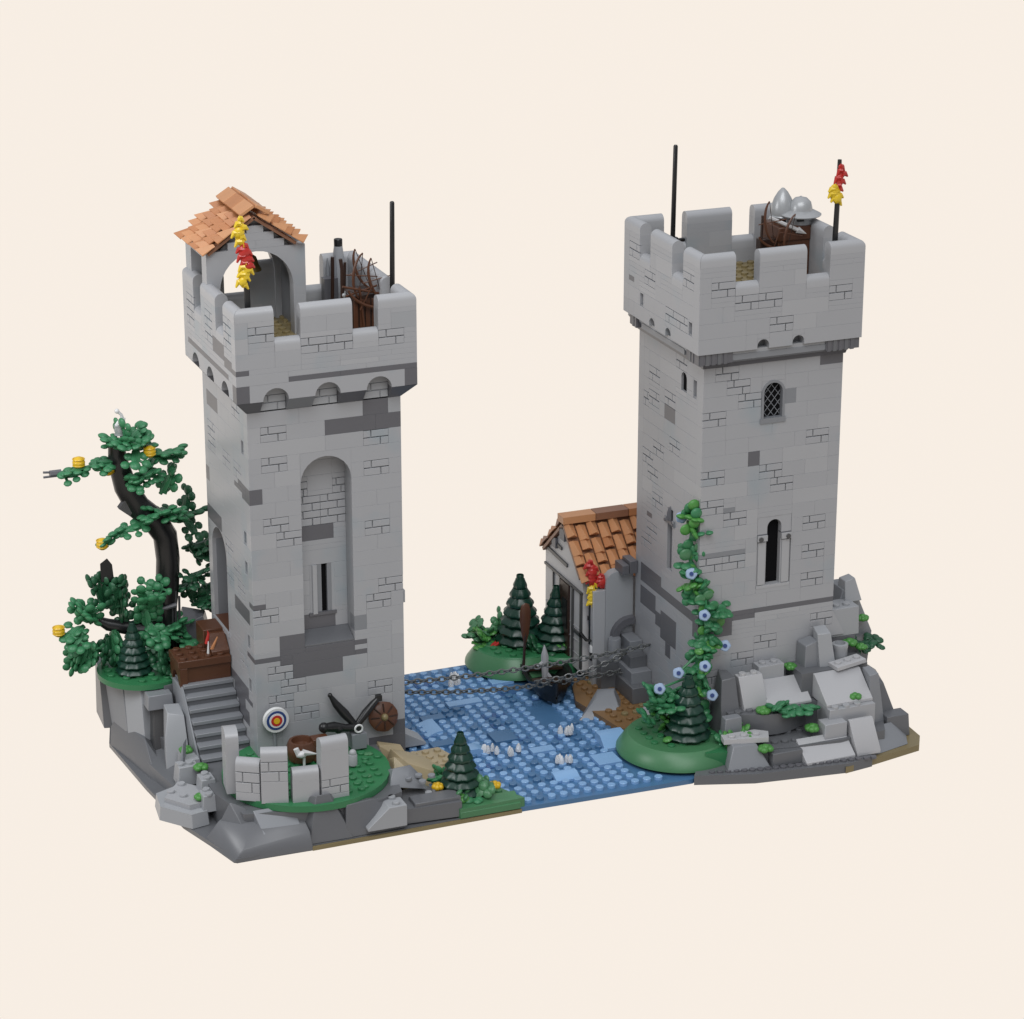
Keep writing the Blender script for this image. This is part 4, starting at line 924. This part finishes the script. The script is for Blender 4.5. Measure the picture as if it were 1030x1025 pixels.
for i in range(29,38):
    for j in range(-9,-1):
        if (i+.5-33.6)**2+(j+.5+4.9)**2 < 12.5: mb.stud(i+.5,j+.5,1.95,GR)
struct(mb.build('near_island', bevel=.0))
def bush(label, c, n, size, mat, spread, rs, name='bush', extra=None):
    mb = MB(); rr = random.Random(rs); c = Vector(c)
    for k in range(n):
        o = c+Vector((rr.uniform(-1,1)*spread[0],rr.uniform(-1,1)*spread[1],rr.uniform(0,1)*spread[2]))
        sprig(mb, o, (rr.uniform(-1,1),rr.uniform(-1,.6),rr.uniform(-.2,1)), size*rr.uniform(.8,1.1), mat if not isinstance(mat,(list,tuple)) else rr.choice(mat), rr)
    if extra: extra(mb)
    return tag(mb.build(name, None, c), label, 'bush')
bush('light green leafy bush with red stems on the far island rim', (25.9,17.6,2.2), 14, 1.2, (SG,SG,BG), (1.6,1.0,.9), 3, extra=lambda m: [m.tube([(24.8+.5*k,16.6-.25*k,1.9+.2*k),(25.5+.5*k,16.4-.25*k,2.4+.2*k)], .14, RD, 6) for k in range(4)])
bush('dark green low bush beside the terrace pine', (-4.0,10.6,6.9), 8, .9, LFD, (.6,.5,.8), 5)
bush('green fern clump on the near lawn left of the pine', (32.0,-4.9,2.0), 24, 1.5, (LFG,GR,LFG,BG), (1.1,.8,3.2), 6, name='fern')
bush('green leaves around the foot of the front pine', (14.0,-8.4,1.2), 9, .9, (SG,LFG), (1.5,.7,.2), 8)
bush('small green leaf tuft behind the front pine', (13.0,-5.3,1.2), 6, 1.0, (LFG,GR), (.7,.6,.3), 9)
bush('bright green plant in front of the cottage corner', (32.0,13.2,2.2), 7, 1.0, (GR,GR,BG), (.7,.6,.3), 10)
bush('dark green low growth between the two far pines', (29.6,14.4,2.3), 8, .9, (LFD,GR), (.9,.6,.3), 12)
bush('spreading green plant on the curved rock ledge', (41.2,-8.3,4.0), 6, .85, LFG, (1.3,.4,.1), 13)
bush('dark green sprig poking out past the rear rocks', (50.6,-3.5,6.2), 4, 1.0, LFD, (.4,.4,.2), 14)
bush('green sprawl at the inner corner of the near lawn and grey rocks', (36.8,-8.6,2.0), 7, .8, (GR,BG), (.9,.6,.1), 15)
# round leaf plates
proto = None
for (x,y,z,label) in [(-4.8,3.3,3.1,'round bright green leaf plate on the squat block beside the stairs'),(-4.5,.2,2.9,'round bright green leaf plate at the foot of the stairs'),(-5.4,-3.0,2.0,'round bright green leaf plate on the pale jutting slab'),
 (39.1,-8.3,4.0,'round bright green leaf plate at one end of the curved rock ledge'),(42.6,-10.0,2.6,'round bright green leaf plate below the spreading ledge plant'),(38.0,-11.0,2.0,'round bright green leaf plate on the low dark front rocks'),
 (46.7,-9.3,4.4,'round bright green leaf plate under the big pale slope'),(42.9,-5.3,6.0,'round bright green leaf plate beside the dark rock columns'),(49.5,-5.0,6.6,'round bright green leaf plate at the end of the pale studded slab'),(50.6,-3.0,8.2,'round bright green leaf plate high on the rear rock'),(48.6,-4.6,6.9,'round bright green leaf plate in the cleft of the rear rock'),(13.3,-9.0,1.2,'round bright green leaf plate on the grass bank before the pine')]:
    if proto is None:
        mb = MB()
        for k in range(7):
            a = k*.9; mb.sphere((.3*math.cos(a)*(k>0),.3*math.sin(a)*(k>0),.16+.12*(k==0)), .3, BG, 9, 6, (1,1,.75))
        proto = tag(mb.build('leaf_plate', None, (0,0,0)), label, 'plant', 'round leaf plates on the rocks'); proto.location = (x,y,z)
    else:
        c = proto.copy(); COL.objects.link(c); c.location = (x,y,z); c['label'] = label; c.rotation_euler.z = R.uniform(0,6); s = R.uniform(.9,1.15); c.scale = (s,s,s)
def yflower(c, label):
    mb = MB()
    for k in range(6): mb.sphere(Vector(c)+Vector((.28*math.cos(k*1.05),.28*math.sin(k*1.05),.3)), .24, YL, 9, 6)
    mb.sphere(Vector(c)+Vector((0,0,.45)), .22, YL); mb.tube([c, Vector(c)+Vector((0,0,.3))], .1, GR, 6)
    tag(mb.build('flower', None, c), label, 'flower', 'yellow flowers on the grass bank')
yflower((16.4,-8.0,1.2), 'bright yellow flower at the water end of the grass bank'); yflower((11.9,-7.6,1.7), 'small yellow flower beside the studded grey rock and pine')

# vine
VN = thing('climbing_vine', 'green climbing vine with pale lilac flowers up the tower corner', 'vine', (34.7,-5.2,2))
rv = random.Random(33)
def vpath(pts, n):
    out = []
    for i in range(len(pts)-1):
        a, b = Vector(pts[i]), Vector(pts[i+1])
        for k in range(n): out.append(a.lerp(b, k/n))
    return out+[Vector(pts[-1])]
main = [(34.75,-3.9,20.7),(34.7,-3.5,17.4),(34.7,-3.6,15.4),(34.7,-4.0,14.0),(35.4,-4.9,13.0),(36.2,-4.9,11.6),(35.5,-4.95,10.0),(35.2,-5.0,8.6),(34.9,-5.1,6.6),(34.6,-5.4,4.6),(34.4,-5.6,2.2)]
mb = MB(); mb.tube(vpath(main,3), .16, LFG, 7); mb.build('stem', VN)
for seg in range(len(main)-1):
    mb = MB(); a, b = Vector(main[seg]), Vector(main[seg+1])
    for k in range(8):
        p = a.lerp(b, rv.random()); p += Vector((rv.uniform(-.25,.25),0,0)); mat = rv.choice((LFG,LFG,GR,GR,BG))
        if rv.random() < .6:
            q = p+Vector((rv.uniform(-.6,.6),rv.uniform(-.5,-.1),rv.uniform(-.4,.4))); mb.sphere(q, rv.uniform(.36,.62), rv.choice((BG,BG,SG,GR,GR,LFG)), 12, 7, (1,.32,.9)); mb.tube([p,q],.1,LFG,5)
        else: sprig(mb, p, (rv.uniform(-1,1),rv.uniform(-.6,.1),rv.uniform(-1,.6)), rv.uniform(.6,1.0), mat, rv, 4)
    mb.build('leaf_cluster', VN)
mb = MB()
for q,m in (((34.6,-4.1,20.6),BG),((34.5,-3.6,20.2),GR),((34.7,-4.4,20.0),LFG),((34.4,-3.2,19.6),GR),((34.6,-4.3,19.2),BG)): mb.sphere(q, .5, m, 12, 7, (1,.5,.9))
mb.build('leaf_cluster', VN)
for c in ((34.3,-2.4,19.1),(34.4,-4.2,15.0),(35.0,-5.5,11.9),(36.9,-5.4,9.0),(35.0,-5.8,7.7),(33.0,-5.2,7.2),(35.6,-6.0,5.2),(31.3,-5.4,6.2)):
    mb = MB(); d = Vector((-.35,-.9,.35)).normalized(); ax2 = d.to_track_quat('Z','Y').to_matrix()
    c = (c[0]-.15,c[1]-.45,c[2]+.1); mb.lathe(c, [(.2,-.2),(.42,.0),(.46,.12),(.38,.24),(.2,.26)], LB, 16, True, lambda a,k: 1+.06*math.cos(5*a), ax2); mb.cyl(Vector(c)+ax2@Vector((0,0,.26)), .17, .12, NB, 10, ax2); mb.build('blossom', VN)
    mb = MB(); e = Vector(main[min(10,max(0,round((19.6-c[2])/1.75)))]); mb.tube([Vector(c)-d*.15, (Vector(c)+e)/2+Vector((0,-.2,.2)), e], [.09,.1,.12], GR, 6); mb.build('flower_stalk', VN)

# ------------------------------------------------------------------ right-hand rocks
mb = MB()
mb.prism([(36,-10.4),(40.5,-11.2),(44.5,-11.4),(48.6,-11.0),(50,-8),(50,-1),(47,0),(36,-4.4)], .8, 2.0, DG2)
mb.prism([(36.4,-7.6),(43.8,-7.9),(48.3,-9.2),(49.6,-6),(49.4,0),(36.4,-4.4)], 2.0, 4.0, DG2)
mb.prism([(43,-7.2),(49,-7.0),(49.6,-4),(49.6,1),(47.1,3),(47.1,-4.4),(43,-4.4)], 4.0, 6.2, DG2)
for k in range(8): mb.stud(37.6+k*.85,-9.7-.12*k,2.0,DG2)
for k in range(6): mb.stud(37.2+k,-8.3-.05*k,2.0,DG2)
struct(mb.build('rock_terrain', bevel=.05))
# curved ledge
mb = MB(); arc = [(36.6+7.0*t, -7.6-1.3*math.sin(math.pi*t)) for t in [i/14 for i in range(15)]]
poly = arc+[(43.8,-6.6),(36.4,-6.6)]; mb.prism(poly, 2.2, 3.95, DG2, smooth=True)
for k in range(7): mb.stud(37.2+k, -7.6, 3.95, DG2)
tag(mb.build('rock_ledge', None, (40,-7.6,2.2), .05), 'dark grey curved rock ledge carrying a spreading green plant', 'rock')
slope('steep pale grey slope brick above the curved ledge nearest the vine', 37.8,-7.5,3.95,39.9,-5.6,6.4,'-y',PG,.38,.3)
slope('wide shallow pale grey slope brick above the curved ledge', 39.8,-7.9,3.95,43.6,-5.7,5.6,'-y',PG,.05,.2)
rock('pale grey studded brick against the latticed tower foot', block(39.9,-5.7,5.0,42.2,-4.55,6.7,.02), LG, extra=lambda m: [m.stud(40.5+k,-5.1,6.7,LG) for k in range(2)])
rock('dark grey upright rock column touching the latticed tower', [(43.7,-6.2,4),(45.1,-6.2,4),(45.1,-4.6,4),(43.7,-4.6,4),(43.9,-6.0,8.0),(45.0,-5.9,8.3),(45.0,-4.6,8.3),(43.8,-4.6,8.0)], MG)
rock('leaning grey rock column with a pale top in the middle of the rocks', [(45.1,-6.7,4),(46.7,-6.7,4),(46.7,-5.2,4),(45.1,-5.2,4),(44.9,-6.0,8.9),(46.0,-6.2,8.9),(46.1,-5.0,9.2),(45.0,-5.0,9.2)], LG3)
mb = MB(); mb.lathe((47.2,-5.6,6.0), [(.62,0),(.62,1.2),(.66,1.3),(.66,1.6),(.45,1.65),(.42,1.3)], LG3, 14)
tag(mb.build('round_stone', None, (47.2,-5.6,6.2)), 'small pale grey hollow cylinder stone beside the leaning column', 'rock')
mb = MB(); mb.obox((47.2,-6.9,6.45),(2.8,1.3,.34),Matrix.Rotation(rad(8),3,'Z')@Matrix.Rotation(rad(-4),3,'Y'),PG)
for k in range(3): mb.stud(46.3+.9*k,-7.0+.12*k,6.52+.07*k,PG)
tag(mb.build('rock_plate', None, (47.4,-7.2,6.5), .03), 'pale studded plate lying askew on the big pale slope', 'rock')
slope('largest pale grey slope brick in the upper middle of the rocks', 44.0,-9.7,4.1,48.1,-6.9,6.1,'-y',PG,.18,.25)
rock('pale grey studded brick under the largest slope brick', block(44.0,-10.2,2.0,48.1,-8.0,4.1,.02), LG, extra=lambda m: [m.stud(44.6+k,-9.9,4.1,LG) for k in range(3)])
slope('steep pale grey slope brick near the front corner of the rocks', 45.4,-12.4,.8,47.5,-10.6,3.3,'-y',PG,.15,.3)
slope('flat pale grey slope brick lowest at the front of the rocks', 40.9,-12.5,.8,45.2,-10.5,2.3,'-y',PG,.05,.25)
rock('pale grey block behind the lowest front slope brick', block(43.2,-11.0,.9,45.2,-9.7,3.3,.02), LG)
rock('dark grey rounded boulder between the vine and the pale slopes', [(36.0,-7.6,2),(37.6,-7.8,2),(37.8,-5,2),(35.8,-5,2),(36.3,-6.4,6.4),(37.4,-6.6,6.6),(37.4,-5,6.6),(36.6,-5,6.8),(36.0,-7.0,4.4)], DG2)
rock('small pair of grey blocks beside the dark rounded boulder', block(35.6,-8.6,1.9,37.2,-7.6,4.0,.1), MG)
rock('grey pyramid rock at the front edge beside the near lawn', [(34.6,-11.3,.8),(38.2,-11.6,.8),(37.8,-9.4,.8),(35.2,-9.4,.8),(35.5,-10.4,2.5),(37.4,-10.6,2.5),(37.3,-9.5,2.7),(35.5,-9.5,2.7)], MG)
mb = MB(); mb.prism([(34.9,-9.9),(38.4,-10.7),(38.9,-9.6),(38.0,-8.9),(35.1,-8.9)], 2.55, 2.95, PG)
for k in range(3): mb.stud(35.7+k,-9.6-.12*k,2.95,PG)
tag(mb.build('rock_plate', None, (36.8,-9.6,2.5), .03), 'pale grey studded plate on the front pyramid rock', 'rock')
rock('low dark grey block between the pyramid rock and the lowest slope brick', block(38.3,-11.7,.8,41.0,-9.8,1.9,.05), DG2)
rock('dark grey tall outer rock pillar at the side of the slopes', [(48.2,-9.6,.8),(49.7,-9.2,.8),(49.4,-7.4,.8),(48.2,-7.4,.8),(48.1,-9.0,6.0),(48.9,-9.0,6.1),(48.9,-7.6,6.2),(48.2,-7.6,6.2)], MG)
rock('dark grey stepped outer rock behind the tall outer pillar', [(49.4,-9.0,.6),(51.4,-8.8,.6),(51.6,-5,.6),(49.4,-5,.6),(49.5,-8.0,4.6),(50.1,-7.8,4.6),(50.6,-5.5,4.8),(49.5,-5.2,5.6)], DG2)
rock('low dark grey outer block at the base corner', block(49.4,-9.8,.55,51.6,-8.2,2.4,.12), DG2)
rock('smooth grey corner slope by the tan edge', [(46.8,-12.3,.55),(50.6,-11.3,.55),(51.4,-9.6,.55),(47.4,-9.4,.55),(47.4,-10.2,2.0),(49.8,-9.7,2.0)], MG)
rock('tall grey rear rock rising beside the latticed tower', [(47.2,-2.5,3),(51.4,-2.5,3),(51.0,2,3),(47.2,3,3),(49.0,-2.4,10.8),(50.1,-2.2,11.0),(50.4,0,10.8),(49.0,0,10.8),(52.1,-2.0,6.6),(51.7,-2.2,5.2),(51.9,0,6.2)], MG)
rock('pale grey studded brick on the rear rock against the tower', block(47.1,-4.3,7.6,49.6,-2.2,10.0,.06), LG3, extra=lambda m: [m.stud(47.8+.9*k,-3.6,10.0,LG3) for k in range(2)])
rock('dark grey column under the studded brick on the rear rock', [(47.1,-4.6,4),(49.6,-4.8,4),(49.8,-2,4),(47.1,-2,4),(47.2,-4.2,7.6),(49.2,-4.4,7.6),(49.4,-2.4,7.6),(47.2,-2.2,7.6)], DG)
rock('pale grey cap stone topping the rear rock', [(49.0,-2.9,9.8),(50.6,-2.8,9.8),(50.6,-1.2,9.8),(49.0,-1.2,9.8),(49.2,-2.4,11.5),(50.1,-2.4,11.7),(50.1,-1.3,11.7),(49.2,-1.3,11.5)], LG3)
rock('low grey boulder at the sandy shore under the chains', [(28.0,3.0,.3),(31.6,1.9,.3),(32.8,4.4,.3),(30.2,6.0,.3),(29.9,3.8,1.75),(31.4,3.5,2.2),(31.9,4.5,2.1),(30.6,5.0,2.0)], MG)

# ------------------------------------------------------------------ cottage
HS = thing('cottage', 'white cottage with dark timber lines and orange tiled roof', 'house', (35,13,2))
mb = MB(); x0 = 31
gable = [(9.2,1.6),(9.2,9.9),(13.0,13.35),(17.3,9.9),(17.3,1.6)]
mb.extr(gable, lambda u,z,d: (x0+d,u,z), 0, 9, OW)
for z in (3.0,4.2,5.4): mb.box((30.94,9.5,z),(31,17.2,z+.04),LG)
mb.build('wall', HS, bevel=.04)
mb = MB()
def beam(a, b, w=.28):
    a = Vector((30.93,*a)); b = Vector((30.93,*b)); d = (b-a).normalized(); n = Vector((1,0,0)).cross(d).normalized()*w/2
    p = [a-n,b-n,b+n,a+n]; mb.hexa([q+Vector((-.07,0,0)) for q in p]+[q+Vector((.1,0,0)) for q in p], VD)
beam((9.2,8.8),(17.3,8.8),.22); beam((11.2,8.8),(11.2,2)); beam((15.4,8.8),(15.4,2),.12); beam((13.9,8.8),(13.9,2),.2); beam((12.4,10.2),(17.2,10.4),.3); beam((13.6,11.3),(16.0,11.5),.25); beam((9.4,8.8),(9.4,2.0),.35); beam((9.2,5.0),(11.2,5.0),.3)
mb.build('timber', HS)
mb = MB(); mb.box((30.84,11.9,2),(31.05,13.7,8.6),DB); mb.box((30.78,12.2,4.6),(30.9,13.2,7.2),BK); mb.build('door', HS)
mb = MB(); mb.box((30.7,12.6,12.3),(30.98,13.6,13.3),DG); mb.build('gable_stone', HS)
mb = MB(); mb.box((30.75,14.6,11.0),(31.0,15.4,11.9),DG); mb.build('gable_stone', HS)
mb = MB(); rn = random.Random(8)
dv = Vector((0,-4.6,-4.4)).normalized(); dn = Vector((0,-4.4,4.6)).normalized()
tiled_slope(mb, Vector((30.6,12.75,13.95))+dv*.2, Vector((1,0,0)), dv, dn, 9, 4, 1.28, (TL,TL2,TL2,TL2), rn, 1.0)
p = [Vector((30.7,13,13.9)),Vector((39.6,13,13.9)),Vector((39.6,13,13.9))+dv*5.3,Vector((30.7,13,13.9))+dv*5.3]; mb.hexa([q-dn*.3 for q in p]+p, TLD)
dv2 = Vector((0,4.4,-3.7)).normalized(); dn2 = Vector((0,3.7,4.4)).normalized()
tiled_slope(mb, Vector((30.6,13.2,13.95))+dv2*.2, Vector((1,0,0)), dv2, dn2, 9, 5, 1.15, (TL,TLD), rn, 1.0)
p = [Vector((30.7,13,13.9)),Vector((39.6,13,13.9)),Vector((39.6,13,13.9))+dv2*5.8,Vector((30.7,13,13.9))+dv2*5.8]; mb.hexa([q-dn2*.3 for q in p]+p, TLD)
rf = mb.build('roof', HS, bevel=.03)
mb = MB()
for k in range(3): mb.prism([(30.5+3.0*k,12.3),(33.45+3.0*k,12.3),(33.45+3.0*k,13.6),(30.5+3.0*k,13.6)], 13.95, 14.55, (TL2,TLD,TL)[k])
mb.build('ridge_cap', rf, bevel=.05)
mb = MB(); mb.box((31.6,8.9,2),(34.9,9.2,9.6),OW); mb.box((31.3,8.75,6.6),(32.6,8.95,6.9),BK); mb.build('porch_wall', HS)
# stone annex between cottage and tower
mb = MB()
q = [(32.5,3.4),(32.5,9.8)]+[(33.5-1.0*math.cos(rad(a)),9.9+1.0*math.sin(rad(a))) for a in range(0,91,15)]+[(34.97,10.9),(34.97,3.4)]
mb.extr(q, lambda u,z,d: (u,7.9-d,z), -.9, 0, LG3)
mb.box((33.6,7.0,10.9),(34.2,8.6,11.7),DG); mb.box((34.25,7.0,10.9),(34.95,8.6,12.0),DG)
mb.box((31.4,7.95,1.0),(32.5,8.8,9.4),LG2)
mb.extr([(32.8,5.2)]+[(34.6-1.7*math.cos(rad(a)),5.2+1.7*math.sin(rad(a))) for a in range(0,91,15)]+[(34.95,6.9),(34.95,6.3)]+[(34.6-1.1*math.cos(rad(a)),5.2+1.1*math.sin(rad(a))) for a in range(90,-1,-15)], lambda u,z,d: (u,7.3-d,z), -.6, 0, DG)
for k in range(4): mb.box((33.2-.3*k+.6,5.8-.9*k,1.0),(34.97,7.88,5.4-1.0*k),(MG,DG2,MG,DG2)[k])
mb.box((31.6,6.6,1.0),(33.2,7.6,3.6),DG2); mb.lathe((33.0,7.1,3.4), [(.55,0),(.55,1.9),(.5,2.0)], MG, 12)
tag(mb.build('annex_wall', None, (33.5,7.5,1), .04), 'grey annex wall with rounded shoulder and dark steps joining cottage to tower', 'wall')
o = thing('banner', 'red and yellow flame banner on the cottage corner', 'flag', (31.4,8.6,9))
flame('pennant', o, 31.5, 8.4, 10.0, 11.9, RD, -.2, 7, .6); flame('pennant', o, 32.3, 8.3, 9.7, 10.6, RD, -.1, 9, .55); flame('pennant', o, 31.45, 8.35, 8.0, 9.9, FY, .1, 8, .55)['label'] = 'yellow lower flame pennant'
mb = MB(); mb.tube([(31.5,8.65,4.5),(31.5,8.65,10.5)], .2, BK, 8); mb.build('pole', o)
o = thing('lantern', 'small black lantern bracket low on the cottage corner', 'lantern', (31.2,8.3,4.6))
mb = MB(); mb.tube([(30.6,8.8,5.6),(31.0,8.4,5.0),(31.5,8.3,4.9),(31.8,8.3,5.5)], .14, BK, 7); mb.build('bracket', o)
mb = MB(); mb.cyl((31.5,8.25,3.2), .26, .7, BK); mb.build('base', o)
mb = MB(); mb.cyl((31.5,8.25,3.9), .24, .6, WH); mb.build('lamp_glass', o)

# ------------------------------------------------------------------ boat, oar, chains, droplets
BT = thing('rowing_boat', 'small black rowing boat moored under the chains', 'boat', (29.3,9.8,.8))
mb = MB(); bd = Vector((-.22,-1,0)).normalized(); bs = Vector((1,-.22,0)).normalized(); bc = Vector((28.1,9.5,.4))
secs = [(-4.2,1.7),(-2.8,2.0),(-.9,2.1),(1.1,1.95),(2.6,1.25),(3.7,.12)]
vs = []
for t, w in secs:
    c = bc+bd*t; k = .35*(max(0,t)/3.5)**2
    for s, ww, z in ((-1,w,1.5+k*2),(-1,w*.62,.15+k),(1,w*.62,.15+k),(1,w,1.5+k*2),(1,w*.85,1.5+k*2),(1,w*.5,.45+k),(-1,w*.5,.45+k),(-1,w*.85,1.5+k*2)): vs.append(c+bs*s*ww+Vector((0,0,z)))
fs = []
for i in range(len(secs)-1):
    for j in range(8): fs.append((i*8+j,i*8+(j+1)%8,(i+1)*8+(j+1)%8,(i+1)*8+j))
fs += [[0,1,2,3,4,5,6,7],[40,41,42,43,44,45,46,47]]
mb.add(vs, fs, BK); mb.build('hull', BT, bevel=.03)
for t in (-2.2,.6):
    mb = MB(); c = bc+bd*t+Vector((0,0,1.25)); mb.obox(c, (3.0,.8,.2), Matrix((bs,bd,(0,0,1))).transposed(), DB); mb.build('seat', BT)
mb = MB(); mb.tube([bc+bd*3.4+Vector((0,0,1.0)), bc+bd*3.9+Vector((0,0,2.4))], [.2,.14], BK, 8); mb.build('prow', BT)
mb = MB(); c = bc+bd*-.6+bs*-.2
mb.tube([c+Vector((0,0,1.0)), c+Vector((-.05,0,3.0)), c+Vector((-.05,.1,3.9))], [.28,.34,.05], LG2, 8); mb.tube([c+Vector((0,0,1.6)), c+Vector((.4,-.3,1.0)),c+Vector((.5,-.4,.6))], .16, LG2, 7); mb.tube([c+Vector((0,0,2.6)), c+Vector((-.8,-.2,2.2))], .14, LG2, 7)
tag(mb.build('sail_bundle', None, c+Vector((0,0,.9))), 'pale grey bundle standing in the black rowing boat', 'bundle')
o = thing('oar', 'dark red oar standing upright against the far pines', 'oar', (26.8,12.0,1))
mb = MB(); mb.tube([(26.8,12.0,1.2),(27.0,12.0,5.2)], .13, DB, 8); mb.build('handle', o)
mb = MB(); mb.lathe((26.98,12.0,4.0), [(.12,0),(.34,.8),(.48,1.9),(.5,2.8),(.36,3.4),(.1,3.55)], RB, 12, True, None, Matrix.Scale(.35,3,Vector((0,1,0)))); mb.build('blade', o)
def chain(a, b, sag, label):
    a, b = Vector(a), Vector(b); n = max(8, int((b-a).length*2)); mb = MB(); P = []
    for i in range(n+1): t = i/n; P.append(a.lerp(b,t)-Vector((0,0,sag*4*t*(1-t))))
    for i in range(n):
        c = (P[i]+P[i+1])/2; d = (P[i+1]-P[i]).normalized(); s = Vector((0,0,1)).cross(d).normalized(); u = d.cross(s)
        if i % 2: s, u = (s+u).normalized(), (u-s).normalized()
        else: s, u = (s-u).normalized(), (u+s).normalized()
        L = (P[i+1]-P[i]).length; Mx = Matrix((d,s,u)).transposed()
        mb.torus(c, .2, .062, CH, Mx, 12, 6, ((L*.5+.13)/.2*.78, 1.05))
    tag(mb.build('chain', None, (a+b)/2), label, 'chain', 'two chains across the water')
chain((12.05,5.0,5.4),(35,4.4,5.5),.45,'upper grey chain strung across the water between the towers')
chain((12.05,7.0,4.0),(35,6.0,3.0),.9,'lower grey chain hanging closer to the water between the towers')
chain((25.5,6.2,3.0),(33.0,4.8,4.9),.5,'short slack grey chain crossing between the other two above the boat')
def drops(c, n, label, rs, h=.65):
    rr = random.Random(rs); mb = MB()
    for k in range(n):
        p = Vector(c)+Vector((rr.uniform(-.6,.6),rr.uniform(-.4,.4),0)); s = rr.uniform(.16,.26)
        mb.lathe(p, [(s,0),(s*1.05,h*.3),(s*.8,h*.7),(s*.3,h)], CL if k % 3 else CLS, 8, False)
    mb.v = [(x,y,z-(.35 if c[2] < 2 else 0)) for x,y,z in mb.v]; tag(mb.build('splash', None, c), label, 'splash', 'clear splashes on the water')
drops((19.0,-.6,1.0), 5, 'clear plastic splash pieces nearest the front pine top', 1); drops((20.6,-1.4,1.0), 5, 'wider clear splash beside the one behind the pine', 4)
drops((26.0,.5,1.0), 5, 'clear splash in the middle of the open water', 2); drops((23.7,-4.6,1.0), 5, 'clear splash closest to the front water edge', 3)
drops((18.6,7.0,3.6), 8, 'clear sparkling pieces hanging on the chain near the niche tower', 6, .9)
